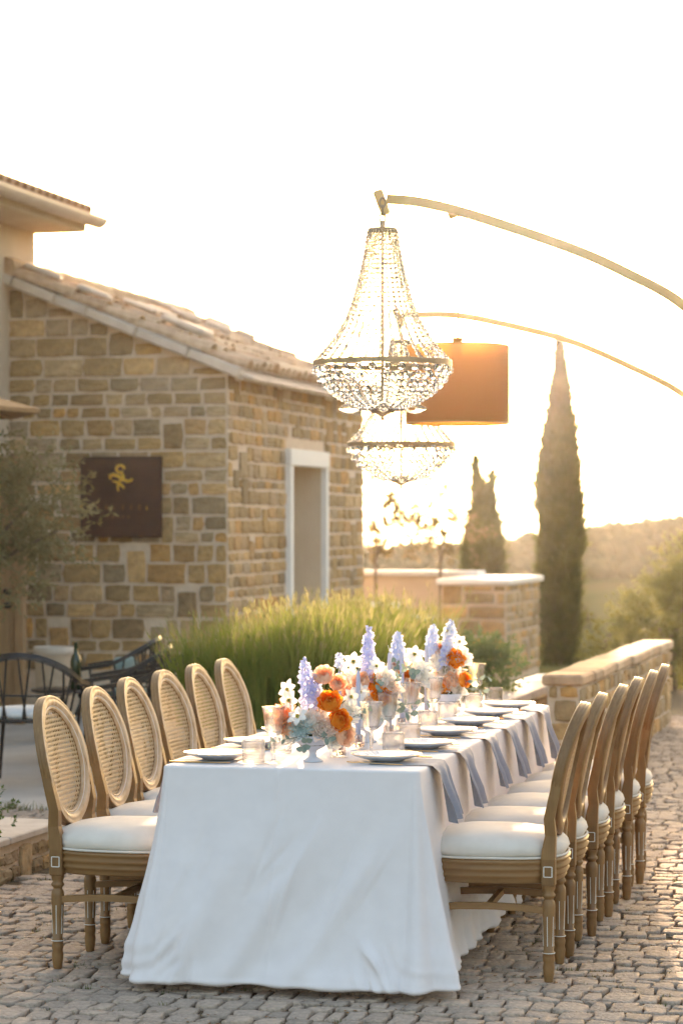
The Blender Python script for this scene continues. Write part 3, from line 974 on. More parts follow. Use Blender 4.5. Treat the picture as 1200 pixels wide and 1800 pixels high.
def cypress(name, label, loc, H, rmax, N, seed, tips=1, lean=0.0, sc=1.0):
    t = thing(name, label, "tree", loc, 0, "cypress trees")
    rg = np.random.default_rng(seed)
    mb = MB(); mb.tube([(0, 0, -.3), (0, 0, H * .4), (0, 0, H * .9)], [rmax * .16, rmax * .12, rmax * .03], 8)
    mb.build("trunk", M_bark, t)
    h = rg.random(N) ** .85
    phi = rg.random(N) * 2 * np.pi
    prof = np.interp(h, [0, .2, .38, .55, .67, .75, .84, .907, .96, 1.0], [.78, .95, 1.0, .97, .80, .57, .36, .17, .09, .02])
    lump = 1.0 + .10 * np.sin(phi * 3 + h * 17) + .09 * np.sin(phi * 5 - h * 31 + 1) + .08 * np.sin(phi * 2 + h * 53) 
    rad = rmax * prof * lump * (0.35 + .65 * np.sqrt(rg.random(N)))
    cx = lean * h * h
    if tips == 2:
        k = (rg.random(N) < .4)
        off = np.where(k, 1, -1) * rmax * .42 * np.clip((h - .70) / .25, 0, 1)
        top = np.where(k, .93, 1.0)
        rad = rad * np.where(h > .74, .80, 1) ; cx = cx + off; hh = h * top
    else: hh = h
    P = np.stack([cx + rad * np.cos(phi), rad * np.sin(phi), hh * H * .97 + .02], 1)
    D = np.stack([np.cos(phi) * .35, np.sin(phi) * .35, np.ones(N)], 1) + rg.normal(size=(N, 3)) * .22
    # some clumps stick out
    sh = rg.random(N) < .035
    P[sh, 0] += np.cos(phi[sh]) * rmax * .10; P[sh, 1] += np.sin(phi[sh]) * rmax * .10
    V, F = leaf_quads(P, unit(D), sc * np.where(sh, 1.9, 1.0) * rg.uniform(.10, .24, N) * (.5 + .5 * prof), sc * rg.uniform(.03, .06, N), rg)
    inst(nmesh("crown", V, F, M_cyp), "crown", t)
    return t
cypress("cypress_tree", "tall slender cypress rising behind the square stone wall end", (-5.38, 32.7, -.5), 4.78, .285, 28000, 1, sc=.75)
cypress("cypress_tree", "shorter cypress with a forked tip left of the tall cypress", (-6.77, 34.4, -.5), 3.15, .29, 16000, 2, tips=2, sc=.75)

def leafy(name, label, cat, loc, blobs, N, mtl, ln, wd, seed, trunk=None, upb=.2, group=None, limbs=True, hollow=.35, bough=None):
    """blobs: (x,y,z,rx,ry,rz) clumps of leaves with limbs growing to them"""
    t = thing(name, label, cat, loc, 0, group)
    rg = np.random.default_rng(seed)
    mb = MB()
    base = trunk[0]; fork = trunk[1]; r0 = trunk[2]
    mid = tuple((Vector(base) + Vector(fork)) / 2 + Vector((r0 * .6, -r0 * .4, 0)))
    mb.tube([base, mid, fork], [r0, r0 * .8, r0 * .62], 8)
    for b in blobs:
        e = Vector(b[:3]); f = Vector(fork)
        m1 = f.lerp(e, .5) + Vector((rg.uniform(-.06, .06), rg.uniform(-.06, .06), .05))
        mb.tube([f, m1, e], [r0 * .45, r0 * .28, r0 * .10], 6)
    mb.build("trunk", M_bark, t)
    vol = np.array([b[3] * b[4] * b[5] for b in blobs]); vol = vol / vol.sum()
    idx = rg.choice(len(blobs), N, p=vol)
    B = np.array(blobs)[idx]
    # twigs: groups of leaves share a twig
    tw = max(1, N // 14)
    ti = rg.integers(0, tw, N)
    tb = rg.choice(len(blobs), tw, p=vol); TB = np.array(blobs)[tb]
    d = unit(rg.normal(size=(tw, 3))); rr_ = (hollow + (1 - hollow) * rg.random(tw)) ** .6
    tp = TB[:, :3] + d * rr_[:, None] * TB[:, 3:6]
    td = unit(d + rg.normal(size=(tw, 3)) * .5 + np.array([0, 0, upb]))
    s = rg.random(N)
    tl = ln * 3.2
    P = tp[ti] + td[ti] * (s * tl)[:, None] + rg.normal(size=(N, 3)) * ln * .16
    D = unit(td[ti] * .7 + rg.normal(size=(N, 3)) * .7)
    V, F = leaf_quads(P, D, rg.uniform(.6, 1.2, N) * ln, rg.uniform(.7, 1.2, N) * wd, rg)
    inst(nmesh("crown", V, F, mtl), "crown", t)
    return t
leafy("olive_tree", "grey-green olive branches hanging before the dark wall sign", "tree", (-6.82, 15.9, 0),
      [(.10, 0, 1.72, .42, .35, .42), (.46, .05, 1.80, .34, .3, .34), (.62, .1, 1.58, .25, .25, .18), (.0, 0, 2.0, .35, .3, .25), (.2, 0, 1.35, .35, .3, .25)],
      7600, M_olive, .062, .017, 11, ((-.15, 0, 0), (-.1, 0, 1.1), .06), .1)
leafy("olive_bush", "large blurred olive bush beyond the right end of the low wall", "bush", (-3.15, 24.0, -.05),
      [(.0, 0, .45, .45, .5, .42), (.35, .1, .65, .5, .5, .55), (.75, 0, .75, .5, .5, .75), (.15, 0, .72, .32, .4, .32), (-.22, 0, .25, .3, .3, .25), (.6, 0, 1.15, .42, .4, .42)],
      17000, M_oliver, .060, .019, 12, ((.3, 0, -.2), (.3, 0, .3), .06), .3)
for k, (x, y, lab, sd_) in enumerate(((-6.42, 26.23, "thin young tree with sparse leaves close to the house corner", 13), (-5.72, 26.42, "thin young tree with sparse leaves before the tan plastered wall", 14))):
    leafy("young_tree", lab, "tree", (x, y, 0),
          [(-.05, 0, 1.85, .32, .3, .28), (.12, 0, 1.6, .30, .3, .25), (.28, 0, 1.45, .24, .2, .2), (-.15, 0, 1.45, .22, .2, .2)] if k == 0 else
          [(.05, 0, 1.75, .34, .3, .28), (-.2, 0, 1.6, .28, .3, .22), (.25, 0, 1.5, .25, .2, .22), (.0, 0, 1.42, .25, .2, .2)],
          1200, M_thin, .070, .032, sd_, ((0, 0, 0), (.03, 0, 1.25), .026), .2, "young trees by the courtyard wall")
leafy("round_shrub", "round dense green shrub at the right end of the planter", "shrub", (-3.32, 16.55, .40),
      [(.0, 0, .20, .24, .30, .22), (.13, .10, .16, .17, .2, .20), (-.12, -.1, .18, .2, .2, .18)], 5200, M_box, .042, .018, 15, ((0, 0, -.02), (0, 0, .1), .02), .5)
leafy("small_leafy_plant", "small leafy plant growing in the low kerb planter at the left edge", "plant", (-4.32, 10.35, .16),
      [(.02, 0, .13, .07, .06, .07), (.06, -.03, .06, .05, .05, .05), (-.05, 0, .10, .06, .05, .08)], 130, M_box, .026, .015, 16, ((0, 0, 0), (0, 0, .05), .004), .4)

# tall grasses in the bed
rg = np.random.default_rng(40)
N = 19000
gx = rg.uniform(QX0 + .12, QX1 - .28, N); gy = rg.uniform(QY0 + .12, QY1 - .5, N)
keep = ~(((gx > -3.5) & (gy > 14.6)) | (gy > 16.3) | (gx > -3.35))
gx, gy = gx[keep], gy[keep]; N = len(gx)
clump = .5 + .5 * np.sin(gx * 9.1 + np.sin(gy * 7.3) * 1.5) * np.sin(gy * 8.3 + 1.0)
endf = np.clip(np.minimum((gx - QX0 + .25) / .6, (QY1 - gy) / .9), .0, 1)
H = (.46 + .20 * clump + rg.uniform(-.10, .14, N)) * (.62 + .38 * endf)
ang = rg.uniform(0, 2 * np.pi, N)
ln = H * rg.uniform(.05, .34, N)
ox = np.where(gx < QX0 + .4, -.10, 0) + np.where(gx > QX1 - .6, .10, 0)
lx, ly = np.cos(ang) * ln + ox * H, np.sin(ang) * ln
w = rg.uniform(.0022, .0042, N)
wa = rg.uniform(0, np.pi, N); wx, wy = np.cos(wa) * w, np.sin(wa) * w
z0 = QZ
lev = [(0, 0, 1), (.25, .45, 1.0), (.65, .8, .8), (1.0, 1.0, .25)]
V = np.empty((N, 8, 3))
for i, (l_, h_, ww) in enumerate(lev):
    px = gx + lx * l_; py = gy + ly * l_; pz = z0 + H * h_ - (.12 * ln if i == 3 else 0)
    V[:, 2 * i] = np.stack([px - wx * ww, py - wy * ww, pz], 1)
    V[:, 2 * i + 1] = np.stack([px + wx * ww, py + wy * ww, pz], 1)
b = np.arange(N)[:, None] * 8
F = np.concatenate([b + np.array([[2 * i, 2 * i + 1, 2 * i + 3, 2 * i + 2]]) for i in range(3)], 0)
o = inst(nmesh("tall_grass", V.reshape(-1, 3), F, M_lav), "tall_grass")
tag(o, "tall fine green grass filling the planter behind the table", None, None, "stuff")
# flower spikes
k = rg.random(N) < .16
P = np.stack([gx + lx, gy + ly, z0 + H], 1)[k]
n = len(P)
PP = np.repeat(P, 3, 0) + rg.normal(size=(n * 3, 3)) * np.array([.003, .003, .02])
D = unit(np.stack([np.repeat(lx[k], 3), np.repeat(ly[k], 3), np.repeat(H[k], 3) * .8], 1) + rg.normal(size=(n * 3, 3)) * .06)
Vv, Ff = leaf_quads(PP, D, rg.uniform(.03, .07, n * 3), rg.uniform(.006, .010, n * 3), rg)
o = inst(nmesh("grass_seed_heads", Vv, Ff, M_lavtip), "grass_seed_heads")
tag(o, "pale golden seed heads above the tall green grass", None, None, "stuff")

# ------------------------------------------------------------------ terrace furniture
def armchair(label, loc, rz, cushion):
    t = thing("metal_armchair", label, "armchair", loc, rz, "dark metal armchairs on the terrace")
    # faces +Y, back at -Y
    rail = []
    for i in range(25):
        a = math.pi * (i / 24) 
        x = .31 * math.cos(a); y = -.30 * math.sin(a) + .0
        z = .64 + .17 * math.sin(a) ** 1.2
        rail.append((x, y, z))
    rail = [(.31, .26, .60), (.312, .14, .62)] + rail + [(-.312, .14, .62), (-.31, .26, .60)]
    MB().tube(rail, 1.0, flat=(.044, .028)).build("top_rail", M_dark, t)
    seat = [(.25 * math.cos(a) * (1 if abs(math.cos(a)) < .9 else 1), .25 * math.sin(a), .42) for a in [2 * math.pi * i / 20 for i in range(20)]]
    def sq(a, r): 
        c_, s_ = math.cos(a), math.sin(a); k_ = (abs(c_) ** 4 + abs(s_) ** 4) ** -.25
        return (r * c_ * k_, r * s_ * k_ - .01)
    MB().tube([(*sq(2 * math.pi * i / 28, .255), .41) for i in range(28)], .013, 6, closed=True).build("seat_frame", M_dark, t)
    mb = MB()
    vs = [(*sq(2 * math.pi * i / 28, .250), .405) for i in range(28)] + [(*sq(2 * math.pi * i / 28, .250), .413) for i in range(28)]
    mb.add(vs, [tuple(range(27, -1, -1)), tuple(range(28, 56))]).build("seat_panel", M_dark, t)
    for (x, y) in ((.23, .22), (-.23, .22), (.22, -.22), (-.22, -.22)):
        MB().tube([(x * .95, y * .95, .41), (x * 1.12, y * 1.15, 0)], [.013, .011], 8).build("leg", M_dark, t)
    for s_ in (-1, 1):
        MB().tube([(s_ * .31, .25, .60), (s_ * .245, .21, .41)], .011, 8).build("arm_post", M_dark, t)
    for i in range(13):
        a = math.pi * (i + .5) / 13
        top = (.31 * math.cos(a), -.30 * math.sin(a), .63 + .17 * math.sin(a) ** 1.2)
        a2 = a + (.16 if i % 2 else -.16)
        bx, by = sq(-a2, .25)
        MB().tube([top, (bx, by, .41)], .0075, 6).build("spindle", M_dark, t)
    MB().tube([(.285 * math.cos(a), -.28 * math.sin(a), .565) for a in [math.pi * i / 16 for i in range(17)]], .007, 6).build("middle_rail", M_dark, t)
    if cushion is not None:
        prof = []
        rings = []
        for (f, z) in ((.0, .415), (.9, .415), (1.0, .43), (1.0, .455), (.92, .472), (.5, .482), (.0, .484)):
            rings.append([(*[q * f for q in sq(2 * math.pi * i / 28, .225)], z) for i in range(28)])
        m_ = MB(); m_.sweep(rings, closed_path=False)
        m_.build("seat_cushion", cushion, t)
    return t
armchair("dark metal armchair with white seat cushion seen from behind at the left edge", (-5.66, 14.12, .005), R(8), M_cushw)
armchair("dark metal armchair in front of the green bottle, nearest the grasses", (-5.36, 15.02, .005), R(104), None)
armchair("dark metal armchair farthest back before the stone wall", (-5.82, 16.15, .005), R(100), M_cusht)
armchair("dark metal armchair half hidden by the tall grasses", (-5.03, 14.45, .005), R(100), None)
armchair("dark metal armchair second from the stone wall, its rail crossing the others", (-5.33, 15.70, .005), R(106), None)
tb = thing("low_round_table", "low dark round table between the metal armchairs", "table", (-5.95, 15.62, .005))
MB().lathe([(0, .47), (.28, .47), (.285, .478), (.28, .486), (0, .487)], 28).build("table_top", M_dark, tb)
for i in range(3):
    a = i * 2.094 + .4
    MB().tube([(.12 * math.cos(a), .12 * math.sin(a), .47), (.24 * math.cos(a), .24 * math.sin(a), 0)], .011, 8).build("leg", M_dark, tb)
bt = thing("wine_bottle", "dark green bottle standing on the low terrace table", "bottle", (-5.90, 15.56, .492))
MB().lathe([(0, 0), (.036, 0), (.038, .008), (.038, .19), (.030, .225), (.016, .25), (.0145, .31), (.0165, .315), (.0165, .325), (.013, .327), (0, .327)], 18).build("glass_body", M_bottle, bt)
cu = thing("teal_pillow", "pale teal scatter pillow leaning in the terrace armchair behind the bottle", "pillow", (-5.74, 16.15, .42), R(70))
def pillow(w, h, th, n=12):
    V = []; F = []
    for sgn in (1, -1):
        b = len(V)
        for j in range(n + 1):
            for i in range(n + 1):
                u, v = 2 * i / n - 1, 2 * j / n - 1
                e = max(0, (1 - u ** 4) * (1 - v ** 4)) ** .6
                pin = 1 - .10 * (u * u * v * v) - .05 * (1 - e)
                V.append((u * w / 2 * pin, sgn * th / 2 * e, v * h / 2 * pin))
        for j in range(n):
            for i in range(n):
                a = b + j * (n + 1) + i
                q = (a, a + 1, a + n + 2, a + n + 1)
                F.append(q if sgn < 0 else q[::-1])
    return MB().add(V, F, True)
o = pillow(.24, .22, .10).build("cover", M_cusht, cu, (0, 0, .17), (R(-18), 0, 0))
pt = thing("plant_pot", "tan stone pot with a pale rim against the house wall", "pot", (-6.60, 16.95, .005))
MB().lathe([(0, 0), (.11, 0), (.12, .02), (.145, .64), (.148, .66)], 24).build("body", M_pot, pt)
MB().lathe([(.138, .64), (.155, .645), (.158, .70), (.14, .705), (.136, .66)], 24, caps=False).build("rim", M_verge, pt)
MB().lathe([(0, .655), (.138, .655)], 24, caps=False).build("soil", M_dirt, pt)
pa = thing("parasol", "brown canvas parasol edge reaching in at the left above the olive", "parasol", (-7.55, 15.6, 0))
MB().tube([(0, 0, 0), (0, 0, 2.75)], .022, 10).build("pole", M_doorwood, pa)
V = []; F = []
for i in range(8):
    a = 2 * math.pi * (i + .22) / 8
    V.append((1.30 * math.cos(a), 1.30 * math.sin(a), 2.43))
    V.append((1.30 * math.cos(a), 1.30 * math.sin(a), 2.40))
V += [(0, 0, 2.78), (0, 0, 2.74)]
for i in range(8):
    j = (i + 1) % 8
    F += [(2 * i, 2 * j, 16), (2 * j + 1, 2 * i + 1, 17), (2 * i, 2 * i + 1, 2 * j + 1, 2 * j)]
MB().add(V, F).build("canopy", M_parasol, pa)
MB().lathe([(.16, 0), (.30, 0), (.30, .04), (.06, .07), (.05, .3)], 18).build("base", M_dark, pa)
for i in range(8):
    a = 2 * math.pi * (i + .22) / 8
    MB().tube([(.02 * math.cos(a), .02 * math.sin(a), 2.72), (1.28 * math.cos(a), 1.28 * math.sin(a), 2.395)], .008, 5).build("rib", M_doorwood, pa)

# ------------------------------------------------------------------ dining chair (faces +Y, origin on the floor)
def superell(a, hx, hy, e=3.0):
    c_, s_ = math.cos(a), math.sin(a)
    k_ = (abs(c_) ** e + abs(s_) ** e) ** (-1 / e)
    return hx * c_ * k_, hy * s_ * k_
def seat_plan(a, grow=0.0):
    x, y = superell(a, .232 + grow, .222 + grow, 3.4)
    x *= 1 + .10 * (y / .222) * .5            # wider at the front
    y += .028 * (1 - (x / .25) ** 2) * (1 if y > 0 else -1) * (abs(y) / .222) ** 3
    return x, y - .005
BTILT = R(12.5)
def back_pt(x, z, d=0.0):
    """point on the leaning, slightly bowed back: x across, z up along the back from .52, d forward"""
    y0 = -.222 - math.tan(BTILT) * (z - .50)
    return (x, y0 + .045 * (x / .22) ** 2 * .5 + d * math.cos(BTILT), z + d * math.sin(BTILT))
BC = .742; BRX, BRZ = .200, .212
def make_chair():
    t = thing("dining_chair", "x", "chair")
    NA = 56
    # seat rail with ribbed moulding
    prof = [(-.05, .352), (-.006, .350), (.002, .356), (-.004, .364), (.006, .372), (.009, .380), (.002, .388), (.010, .396), (.013, .405), (.005, .414), (.012, .422), (.013, .430), (.004, .437), (-.05, .438)]
    rings = []
    for k in range(NA):
        a = 2 * math.pi * k / NA
        rings.append([(*seat_plan(a, g), z) for g, z in prof])
    MB().sweep(rings, True, False).build("seat_rail", M_woodh, t)
    # cushion
    rings = []
    for (f, g, z) in ((1, -.012, .436), (1, .004, .445), (1, .010, .462), (1, .006, .482), (1, -.012, .500), (.86, -.008, .514), (.6, 0, .525), (.3, 0, .530), (.0, 0, .531)):
        rr_ = []
        for k in range(NA):
            a = 2 * math.pi * k / NA
            x, y = seat_plan(a, g)
            zz = z + (.004 * math.sin(a * 5 + z * 90) if .44 < z < .51 else 0)
            rr_.append((x * f, y * f, zz))
        rings.append(rr_)
    cu = MB().sweep(rings, False, True).build("cushion", M_seat, t)
    MB().tube([(*seat_plan(2 * math.pi * k / NA, .008), .4405) for k in range(NA)], .0045, 6, closed=True).build("piping", M_seat, cu)
    # legs
    lp = [(.0, 0), (.0135, 0), (.016, .004), (.0195, .03), (.0215, .052), (.0185, .070), (.0205, .074), (.0215, .088), (.0185, .098), (.0215, .101), (.0215, .107), (.0175, .110), (.0215, .19), (.0235, .268), (.0225, .282), (.0165, .292), (.0165, .298), (.0235, .304), (.0235, .311), (.018, .318), (.0235, .332), (.0235, .345)]
    lm = MB().lathe(lp, 18).mesh("leg", M_wood)
    fl = MB()
    for i in range(6):
        a = 2 * math.pi * (i + .5) / 6
        fl.box((.0203 * math.cos(a), .0203 * math.sin(a), .182), (.0022, .0022, .105), Matrix.Rotation(.026, 3, Vector((-math.sin(a), math.cos(a), 0))) @ Matrix.Rotation(a, 3, 'Z'))
    for z in (.104,):
        fl.tube([(.0218 * math.cos(a), .0218 * math.sin(a), z) for a in [2 * math.pi * i / 18 for i in range(18)]], .0016, 5, closed=True)
    flm = fl.mesh("flute_inlay", M_wash)
    legs = [(-.185, .185), (.185, .185), (-.182, -.215), (.182, -.215)]
    for i, (x, y) in enumerate(legs):
        l = inst(lm, "leg", t, (x, y, 0), (0, 0, .2 * i))
        inst(flm, "flute_inlay", l)
        if y > 0:
            MB().box((x, y, .392), (.046, .046, .094), None, .004).build("corner_block", M_wood, t)
    # rear blocks and posts
    for s_ in (-1, 1):
        x = .182 * s_
        bl = MB().box((x, -.215, .391), (.052, .050, .098), None, .004).build("corner_block", M_wood, t)
        q = MB(); w, th = .029, .0030
        for sx in (-1, 1):
            q.box((x + s_ * .0262, -.215 + sx * w / 2, .393), (.0025, th, w + .008)); 
            q.box((x + s_ * .0262, -.215, .393 + sx * (w / 2 + .0035)), (.0025, w - th, th))
        q.build("square_inlay", M_wash, bl)
        # post from block to oval
        rings = []
        pth = [(.182, -.215, .436, .026, .025), (.184, -.217, .47, .024, .024), (.190, -.224, .52, .0185, .0195), (.199, back_pt(.199, .58)[1] + .002, .58, .017, .0185), (.206, back_pt(.206, .65)[1] + .001, .65, .016, .0180), (.207, back_pt(.207, .72)[1], .72, .0155, .0165), (.204, back_pt(.204, .79)[1], .79, .010, .013)]
        for (px, py, pz, hw, hd) in pth:
            px *= s_
            rings.append([(px - hw, py - hd, pz), (px + hw, py - hd, pz), (px + hw, py + hd, pz), (px - hw, py + hd, pz)])
        mb = MB(); mb.sweep(rings, False, True, False); mb.add(rings[0], [(3, 2, 1, 0)]); mb.add(rings[-1], [(0, 1, 2, 3)])
        mb.build("back_post", M_wood, t)
        # stretcher
        MB().tube([(s_ * .184, y, .255 + .010 * (1 - (y / .2) ** 2)) for y in (-.21, -.1, 0, .1, .19)], 1.0, flat=(.020, .024)).build("side_stretcher", M_woodh, t)
    MB().tube([(x, .0, .262) for x in (-.178, 0, .178)], 1.0, flat=(.020, .022)).build("cross_stretcher", M_woodh, t)
    # oval frame
    prof = [(-.026, .004), (-.024, .011), (-.019, .013), (-.015, .008), (-.011, .013), (-.003, .017), (.008, .018), (.014, .014), (.017, .017), (.024, .014), (.0265, .009), (.0235, .006), (.0265, .002), (.0265, -.004), (.0235, -.007), (.0265, -.010), (.0255, -.015), (-.020, -.016), (-.026, -.010)]
    rings = []; NB = 72
    for k in range(NB):
        a = 2 * math.pi * k / NB
        ring = []
        for (dr, dd) in prof:
            x = (BRX + dr) * math.cos(a); z = BC + (BRZ + dr) * math.sin(a)
            ring.append(back_pt(x, z, dd * 1.2 - .001))
        rings.append(ring)
    fr = MB().sweep([r_[9:] + r_[:1] for r_ in rings], True, False, True).build("oval_back_frame", M_wood, t)
    MB().sweep([r_[:10] for r_ in rings], True, False, True).build("front_moulding", M_frame, fr)
    MB().tube([back_pt((BRX - .0145) * math.cos(a), BC + (BRZ - .0145) * math.sin(a), .0125) for a in [2 * math.pi * k / NB for k in range(NB)]], .0016, 5, closed=True).build("wash_line", M_wash, fr)
    # woven cane
    cb = MB(); rx, rz = BRX - .022, BRZ - .022
    def strip(p0, p1, w, d):
        n = 6
        dx, dz = p1[0] - p0[0], p1[1] - p0[1]; l = math.hypot(dx, dz)
        if l < .012: return
        nx_, nz_ = -dz / l * w / 2, dx / l * w / 2
        vs = []
        for i in range(n + 1):
            u = i / n; x = p0[0] + dx * u; z = p0[1] + dz * u
            for sg in (-1, 1):
                vs.append(back_pt(x + sg * nx_, BC + z + sg * nz_, d))
                vs.append(back_pt(x + sg * nx_, BC + z + sg * nz_, d - .0012))
        fs = []
        for i in range(n):
            b = i * 4; c_ = b + 4
            fs += [(b, b + 2, c_ + 2, c_), (b + 1, c_ + 1, c_ + 3, b + 3)]
        cb.add(vs, fs)
    P_ = .0165
    m = int(rx / P_)
    for i in range(-m, m + 1):
        for o_ in (-.0024, .0024):
            x = i * P_ + o_; h_ = rz * math.sqrt(max(0, 1 - (x / rx) ** 2)); strip((x, -h_), (x, h_), .0022, .0)
    m = int(rz / P_)
    for i in range(-m, m + 1):
        for o_ in (-.0019, .0019):
            z = i * P_ + o_; w_ = rx * math.sqrt(max(0, 1 - (z / rz) ** 2)); strip((-w_, z), (w_, z), .0026, .0014)
    for sg in (-1, 1):
        for i in range(-34, 35):
            c_ = (i + .5) * P_
            # line x + sg*z = c
            k_ = 1 / (rx * rx) + 1 / (rz * rz)
            # z param: x = c - sg z
            A = 1 / rz ** 2 + 1 / rx ** 2; B = -2 * sg * c_ / rx ** 2; Cc = c_ * c_ / rx ** 2 - 1
            dsc = B * B - 4 * A * Cc
            if dsc <= 0: continue
            z1, z2 = (-B - math.sqrt(dsc)) / (2 * A), (-B + math.sqrt(dsc)) / (2 * A)
            strip((c_ - sg * z1, z1), (c_ - sg * z2, z2), .0017, .0007 * sg)
    o = cb.build("cane_panel", M_cane, t); o["kind"] = "stuff"
    return t
chair0 = make_chair()
first = True
crr = random.Random(17)
LY = [8.47, 9.02, 9.60, 10.10, 10.58, 11.04]; LXF = [-3.215, -3.235, -3.30, -3.32, -3.325, -3.33]
RY = [8.64, 9.14, 9.63, 10.11, 10.58, 11.06]
for side, ys in (("left", LY), ("right", RY)):
    for i, y in enumerate(ys):
        c = chair0 if first else copy_tree(chair0); first = False
        # rear feet sit .215 behind the chair origin
        if side == "left":
            c.location = (LXF[i] + .215, y, 0); c.rotation_euler = (0, 0, R(-88.5 + crr.uniform(-2.5, 2.5)))
        else:
            c.location = (-1.447 - .215 + crr.uniform(-.008, .008), y, 0); c.rotation_euler = (0, 0, R(94.5 + crr.uniform(-1.5, 1.5)))
        tag(c, "%s cane-backed oak dining chair on the %s side of the table" % (ORD[i], side), "chair", "cane-backed chairs along the %s side" % side)

# ------------------------------------------------------------------ table and cloth
TB = bpy.data.objects.new  # noqa
TPH = R(1.4); TC = (-2.34, 9.77)
TZ = .765
def tw(u, v, z=TZ):
    return (TC[0] + u * math.cos(TPH) - v * math.sin(TPH), TC[1] + u * math.sin(TPH) + v * math.cos(TPH), z)
table = thing("banquet_table", "long banquet table hidden under the white cloth", "table", (TC[0], TC[1], 0), TPH)
MB().box((0, 0, TZ - .025), (.90, 3.10, .03), None, .004).build("table_top", M_doorwood, table)
for sx in (-1, 1):
    for sy in (-1.4, -.1, .1, 1.4):
        MB().box((sx * .36, sy, TZ / 2 - .02), (.04, .04, TZ - .04)).build("leg", M_doorwood, table)
HX, HY = .465, 1.565
def per_pt(s):
    """rounded rectangle perimeter, s in 0..1 -> (x, y, nx, ny, side, local)"""
    rad = .028
    segs = [("near", (-HX + rad, -HY), (HX - rad, -HY), (0, -1)), ("cnr", (HX - rad, -HY + rad), -90, None), ("right", (HX, -HY + rad), (HX, HY - rad), (1, 0)), ("cfr", (HX - rad, HY - rad), 0, None),
            ("far", (HX - rad, HY), (-HX + rad, HY), (0, 1)), ("cfl", (-HX + rad, HY - rad), 90, None), ("left", (-HX, HY - rad), (-HX, -HY + rad), (-1, 0)), ("cnl", (-HX + rad, -HY + rad), 180, None)]
    return segs, rad
segs, rad = per_pt(0)
path = []
for sg in segs:
    if sg[3] is not None:
        n_ = 190 if sg[0] in ("near",) else (150 if sg[0] == "right" else 60)
        for i in range(n_):
            t_ = i / n_
            path.append((sg[1][0] + (sg[2][0] - sg[1][0]) * t_, sg[1][1] + (sg[2][1] - sg[1][1]) * t_, sg[3][0], sg[3][1]))
    else:
        n_ = 22
        for i in range(n_):
            a = R(sg[2] + 90 * i / n_)
            path.append((sg[1][0] + rad * math.cos(a), sg[1][1] + rad * math.sin(a), math.cos(a), math.sin(a)))
wr = random.Random(77)
WRK = []
for _ in range(16):
    WRK.append((wr.uniform(-.42, .40), wr.uniform(.15, .75), -wr.uniform(.05, .22), wr.uniform(.15, .4), wr.uniform(.010, .028), wr.uniform(.003, .008) * wr.choice((1, 1, -1))))
for _ in range(26):
    sd_ = wr.choice((-1, 1, 1)); cx_ = sd_ * wr.uniform(.26, .46)
    WRK.append((cx_, wr.uniform(.72, .9), sd_ * wr.uniform(.02, .09), wr.uniform(.08, .18), wr.uniform(.008, .018), wr.uniform(.006, .013) * wr.choice((1, -1))))
def cloth_off(nx_, ny_, x, y, h):
    """outward offset of the cloth at depth h (0 top, 1 floor)"""
    near = max(0, -ny_); rightw = max(0, nx_); leftw = max(0, -nx_); far = max(0, ny_)
    e = .20 * near + (.048 + .05 * math.exp(-(y + HY) / .25)) * rightw + .004 * leftw + .08 * far
    o_ = e * h ** 1.05
    # side pleats
    side = (rightw + leftw)
    if side > .5:
        fade = min(1, (y + HY) / .25)
        o_ += side * fade * h * (.009 * math.sin(y * 27 + math.sin(y * 7) * 2) + .004 * math.sin(y * 61 + 1.1) + .007 * math.sin(y * 13))
    if near > .3:
        u_ = x
        o_ += near * (.026 * h * math.sin(5.2 * u_ + 3.6 * h + 1.0) * math.sin(2.6 * h + .4)
                      + .016 * h * (1 - .3 * h) * math.sin(8.5 * (u_ + .45 * h) + 2.0)
                      + .004 * math.sin(22 * (u_ - .35 * h) + .7) * h * max(0, 1 - abs(u_) * 1.4))
        # two soft diagonal drag folds
        for (c0, k_, w_, am) in ((.10, -.45, .05, .022), (.36, -.50, .055, .024), (-.16, -.30, .05, .015), (-.36, -.12, .03, .010)):
            dd = u_ - (c0 + k_ * (h - .3))
            o_ += near * am * math.exp(-(dd / w_) ** 2) * smooth01((h - .15) / .4) * (1 - .45 * smooth01((h - .85) / .15))
        o_ += near * .020 * h * math.sin((u_ - .20) * 42) * smooth01((u_ - .26) / .12) * smooth01((h - .05) / .5) * .6
        # pressed creases: down the middle and across
        o_ += near * (.0060 * math.exp(-abs(u_ + .035) / .007) * (1 - .6 * h) + .0030 * math.exp(-abs(h - .42) / .008) * (1 if u_ < -.03 else .3))
        for (cx_, ch_, dx_, dh_, w_, am) in WRK:
            # ridge along a short slanting line
            t_ = max(0, min(1, ((u_ - cx_) * dx_ + (h - ch_) * dh_) / (dx_ * dx_ + dh_ * dh_)))
            ex, eh = u_ - cx_ - t_ * dx_, (h - ch_ - t_ * dh_) * .75
            dd = ex * ex + eh * eh
            if dd < 9 * w_ * w_:
                o_ += near * am * math.exp(-dd / (w_ * w_)) * math.sin(math.pi * (.08 + .84 * t_))
    # corner pleats
    if near > .03 and near < .999:
        a = math.atan2(ny_, abs(nx_))
        o_ += .030 * h * math.sin(a * 9 + 1.2 * h) * math.sin(h * 1.5 + .2)
    return o_
CV = []; CF = []
NH = 76
n_ = len(path)
lev = []
for j in range(NH + 1):
    q = j / NH
    lev.append(q)
